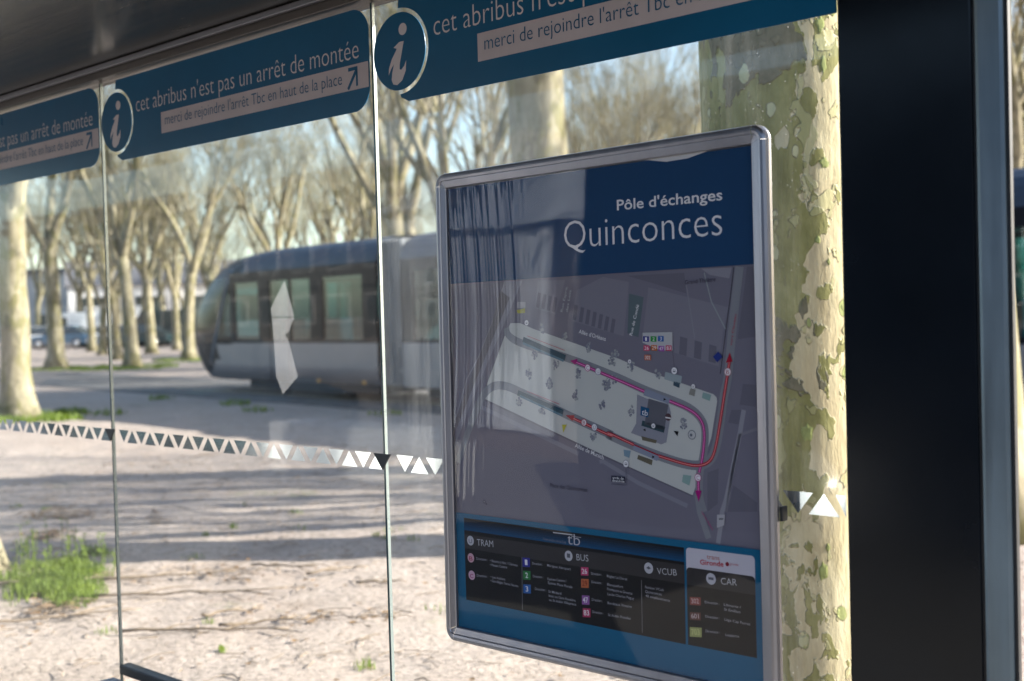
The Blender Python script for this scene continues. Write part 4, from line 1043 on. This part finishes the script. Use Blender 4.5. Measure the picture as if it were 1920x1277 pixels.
for cx, cy, lab, paint in ((-12.5, -5.75, 'unseen dark car added behind the viewpoint, mirrored in the triangle band', 'car_dark'),):  # unseen car added so part of the triangle band mirrors something dark
    V = thing('parked_car', lab, 'car', (cx, cy, .03), pi)
    for nm, pr, w, mt in (('body', [(-2.1, .3), (-2.1, .75), (-1.2, .92), (1.7, .95), (2.1, .8), (2.1, .3)], 1.8, paint), ('cabin', [(-1.2, .93), (-.4, 1.45), (1.0, 1.47), (1.8, .96)], 1.5, 'carglass')):
        mb = MB(); n = len(pr); mb.add([(a, y, b) for y in (-w / 2, w / 2) for a, b in pr], [tuple(range(n)), tuple(range(2 * n - 1, n - 1, -1))] + [(i, i + n, (i + 1) % n + n, (i + 1) % n) for i in range(n)]); bevel(mb.build(nm, M[mt], V), .05)
    for x in (-1.35, 1.3):
        for y in (-.9, .7): mb = MB(); mb.tube([(x, y, .32), (x, y + .2, .32)], .32, 14); mb.build('wheel', M['tyre'], V)
LB = thing('added_bench', 'unseen low white block bench added behind the viewpoint, mirrored in the triangle band', 'bench', (-8.6, -5.3, .03))  # unseen white block added to brighten the mirrored triangles
mb = MB(); mb.box((-1.3, -.25, .10), (.55, .25, .60)); bevel(mb.build('seat', M['white_paint'], LB), .02); mb = MB(); mb.box((-1.2, -.2, 0), (.45, .2, .099)); mb.build('plinth', M['concrete'], LB)
K = thing('marquee', 'unseen white marquee with pleated side curtain, added to be mirrored in the map cover', 'marquee', (-14.15, -12.0, 0))  # unseen marquee added as a bright reflection for the poster's left side
mb = MB(); n = 180; pts = [(-1.9 + 3.4 * i / n, -.26 * (1 - abs(sin(i * .36))) ** 1.5 + .05 * sin(i * .19)) for i in range(n + 1)]
mb.add([(x, y, z) for z in (.05, 3.4) for x, y in pts] , [(i, i + 1, n + 2 + i, n + 1 + i)[::-1] for i in range(n)], 0, True); mb.build('curtain', M['tarp'], K)
mb = MB(); mb.add([(-2.1, .15, 3.41), (1.7, .15, 3.41), (1.7, -4, 3.41), (-2.1, -4, 3.41), (-.2, -1.9, 4.9)], [(0, 1, 4), (1, 2, 4), (2, 3, 4), (3, 0, 4), (0, 3, 2, 1)]); mb.build('canopy', M['tarp'], K)
for x in (-2., 1.6):
    for y in (.05, -3.9): mb = MB(); mb.tube([(x, y, 0), (x, y, 3.4)], .04, 8); mb.build('pole', M['alu'], K)

# ------------------------------------------------------------------ grass, twigs, litter
def tufts(name, label, spots, rng, bl=(.05, .14), wd=.004):
    mb = MB()
    for (x, y, r, n) in spots:
        for _ in range(n):
            a = rng.random() * 6.28; rr = r * sqrt(rng.random()); px, py = x + rr * cos(a), y + rr * sin(a) * .8
            h = rng.uniform(*bl) * (1.1 - .5 * rr / r); b = rng.random() * 6.28; lx, ly = cos(b) * h * rng.uniform(.1, .6), sin(b) * h * rng.uniform(.1, .6); w = wd * rng.uniform(.6, 1.5)
            c = rng.random() * 6.28; wx, wy = cos(c) * w, sin(c) * w
            mb.add([(px - wx, py - wy, -.02), (px + wx, py + wy, -.02), (px + wx * .7 + lx * .4, py + wy * .7 + ly * .4, h * .6), (px - wx * .7 + lx * .4, py - wy * .7 + ly * .4, h * .6), (px + lx, py + ly, h)], [(0, 1, 2, 3), (3, 2, 4)])
    o = mb.build(name, M['grass']); o['kind'] = 'stuff'; o['label'] = label; return o
rg = random.Random(21)
sp = []
for _ in range(60):
    px, py = rg.gauss(95, 42), rg.gauss(1092, 19); z = 1.65 * 2266.4 / (py - 612); x, y = gpos(px, z); sp.append((x, y, rg.uniform(.06, .22), rg.randint(50, 190)))
tufts('grass', 'green grass clump beside the near root', sp, rg, (.02, .085), .0030)
sp = []
for px, z, r in ((36, 21.3, 1.3), (246, 43.5, 1.8), (104, 44, 1.4), (353, 50, 1.4)):
    x, y = gpos(px, z)
    for _ in range(26): a = rg.random() * 6.28; sp.append((x + cos(a) * r * rg.uniform(.3, 1.2), y + sin(a) * r * rg.uniform(.3, 1.2), .4, 60))
for _ in range(8): sp.append((-23 + rg.uniform(-1, 20), 11.2 + rg.uniform(-.6, .5), .35, 50))
tufts('grass', 'grass rings round the tree feet and along the track', sp, rg, (.06, .16), .014)
sp = []
for _ in range(36): sp.append((rg.uniform(-11, -2.8), rg.uniform(.5, 4.5), rg.uniform(.03, .12), rg.randint(8, 30)))
tufts('grass', 'thin sprouts of grass dotted over the sandy ground', sp, rg, (.02, .05), .003)
# weeds with round leaves above the clump
mb = MB()
for _ in range(40):
    px, py = rg.uniform(10, 210), rg.uniform(1050, 1110); z = 1.65 * 2266.4 / (py - 612); x, y = gpos(px, z); h = rg.uniform(.12, .30)
    mb.tube([(x, y, 0), (x + .02, y, h * .5), (x + rg.uniform(-.05, .05), y, h)], .0025, 3)
    for k in range(10):
        zz = h * rg.uniform(.25, 1.05); a = rg.random() * 6.28; s = rg.uniform(.012, .026); dx, dy = cos(a), sin(a)
        mb.add([(x, y, zz), (x + dx * s - dy * s * .5, y + dy * s + dx * s * .5, zz + .006), (x + dx * s * 2, y + dy * s * 2, zz + .01), (x + dx * s + dy * s * .5, y + dy * s - dx * s * .5, zz + .006)], [(0, 1, 2, 3)])
o = mb.build('weeds', M['grass']); o['kind'] = 'stuff'; o['label'] = 'leafy weeds rising from the grass clump'
# sticks: the larger ones are things, the crumbs are litter
sticks = [(95, 1092, 1.6, 8, 'long bent twig lying below the grass clump'), (300, 1093, 1.2, 5, 'forked twig on the sand right of the left glass joint'), (60, 1168, 1.5, 12, 'dark twig lying at the bottom left corner'),
    (330, 1128, 1.7, -6, 'long thin twig right of the joint below the sand heap'), (420, 1165, .5, 25, 'short pale stick broken off near the bench rail'), (360, 1200, 1.3, -3, 'dark thin twig just above the bench rail'),
    (520, 1080, .7, -18, 'brown twig lying mid pane under the wide shadow'), (620, 1090, .6, 22, 'pale peeled stick mid pane under the wide shadow'), (700, 1115, .45, -8, 'straight dark twig beside the middle glass joint'), (480, 1185, .7, 14, 'thin twig near the lower middle of the sand')]
for px, py, L, an, lab in sticks:
    z = 1.65 * 2266.4 / (py - 638.5 + 30 + (960 - px) * -.0 + 0); x, y = gpos(px, z); T = thing('twig', lab, 'twig', (x, y, .006), R_(43 + an)); mb = MB(); P = []; n = 9; yy = 0
    L *= .7
    for i in range(n): yy += rg.uniform(-.03, .03) * L; P.append((-L / 2 + L * i / (n - 1), yy, rg.uniform(.0, .02)))
    mb.tube(P, [.010 * (1 - .7 * i / n) for i in range(n)], 5); mb.build('stem', M['stick'], T)
    for k in range(3):
        i = rg.randint(2, 7); q0 = P[i]; l2 = rg.uniform(.1, .3) * L; s = rg.choice((-1, 1)); mb = MB(); mb.tube([q0, (q0[0] + l2 * .6, q0[1] + s * l2 * .4, .02), (q0[0] + l2, q0[1] + s * l2 * .55, .015)], [.006, .004, .002], 4); mb.build('side_shoot', M['stick'], T)
mb = MB(); lm = MB()
for _ in range(1500):
    x, y = rg.uniform(-13, -2.4), rg.uniform(.3, 8)
    L = rg.uniform(.02, .16) * (1.6 if rg.random() < .12 else 1); a = rg.random() * 6.28; dx, dy = cos(a) * L, sin(a) * L; r = rg.uniform(.0015, .004)
    mb.tube([(x, y, .002), (x + dx * .5 - dy * .1, y + dy * .5 + dx * .1, rg.uniform(.004, .014)), (x + dx, y + dy, .003)], r, 3)
def leaf(x, y, s):
    a = rg.random() * 6.28; vs = []; n = 7
    for i in range(n): t = a + 2 * pi * i / n; k = s * rg.uniform(.5, 1); vs.append((x + cos(t) * k, y + sin(t) * k, .004 + rg.uniform(0, .35) * s))
    vs.append((x, y, .006)); lm.add(vs, [(i, (i + 1) % n, n) for i in range(n)])
for _ in range(900): leaf(rg.uniform(-13, -2.4), rg.uniform(.3, 8), rg.uniform(.006, .028))
for (px, py, sx, n) in ((95, 970, 70, 120), (70, 1008, 50, 50), (275, 985, 12, 14), (70, 1148, 70, 60), (390, 1090, 90, 34), (690, 1180, 60, 16), (560, 1180, 70, 16)):
    for _ in range(n):
        qx, qy = rg.gauss(px, sx * .5), rg.gauss(py, 7); z = 1.65 * 2266.4 / (qy - 612); x, y = gpos(qx, z); leaf(x, y, rg.uniform(.012, .035))
        if rg.random() < .6:
            L = rg.uniform(.05, .2); a = rg.gauss(.75, .9); mb.tube([(x, y, .01), (x + cos(a) * L * .5, y + sin(a) * L * .5, rg.uniform(.012, .03)), (x + cos(a) * L, y + sin(a) * L, .01)], rg.uniform(.0012, .003), 3)
o = mb.build('fallen_twigs', M['stick']); o['kind'] = 'stuff'; o['label'] = 'small broken twigs scattered over the sand'
o = lm.build('dead_leaves', M['leaf']); o['kind'] = 'stuff'; o['label'] = 'brown leaf crumbs scattered over the sand'
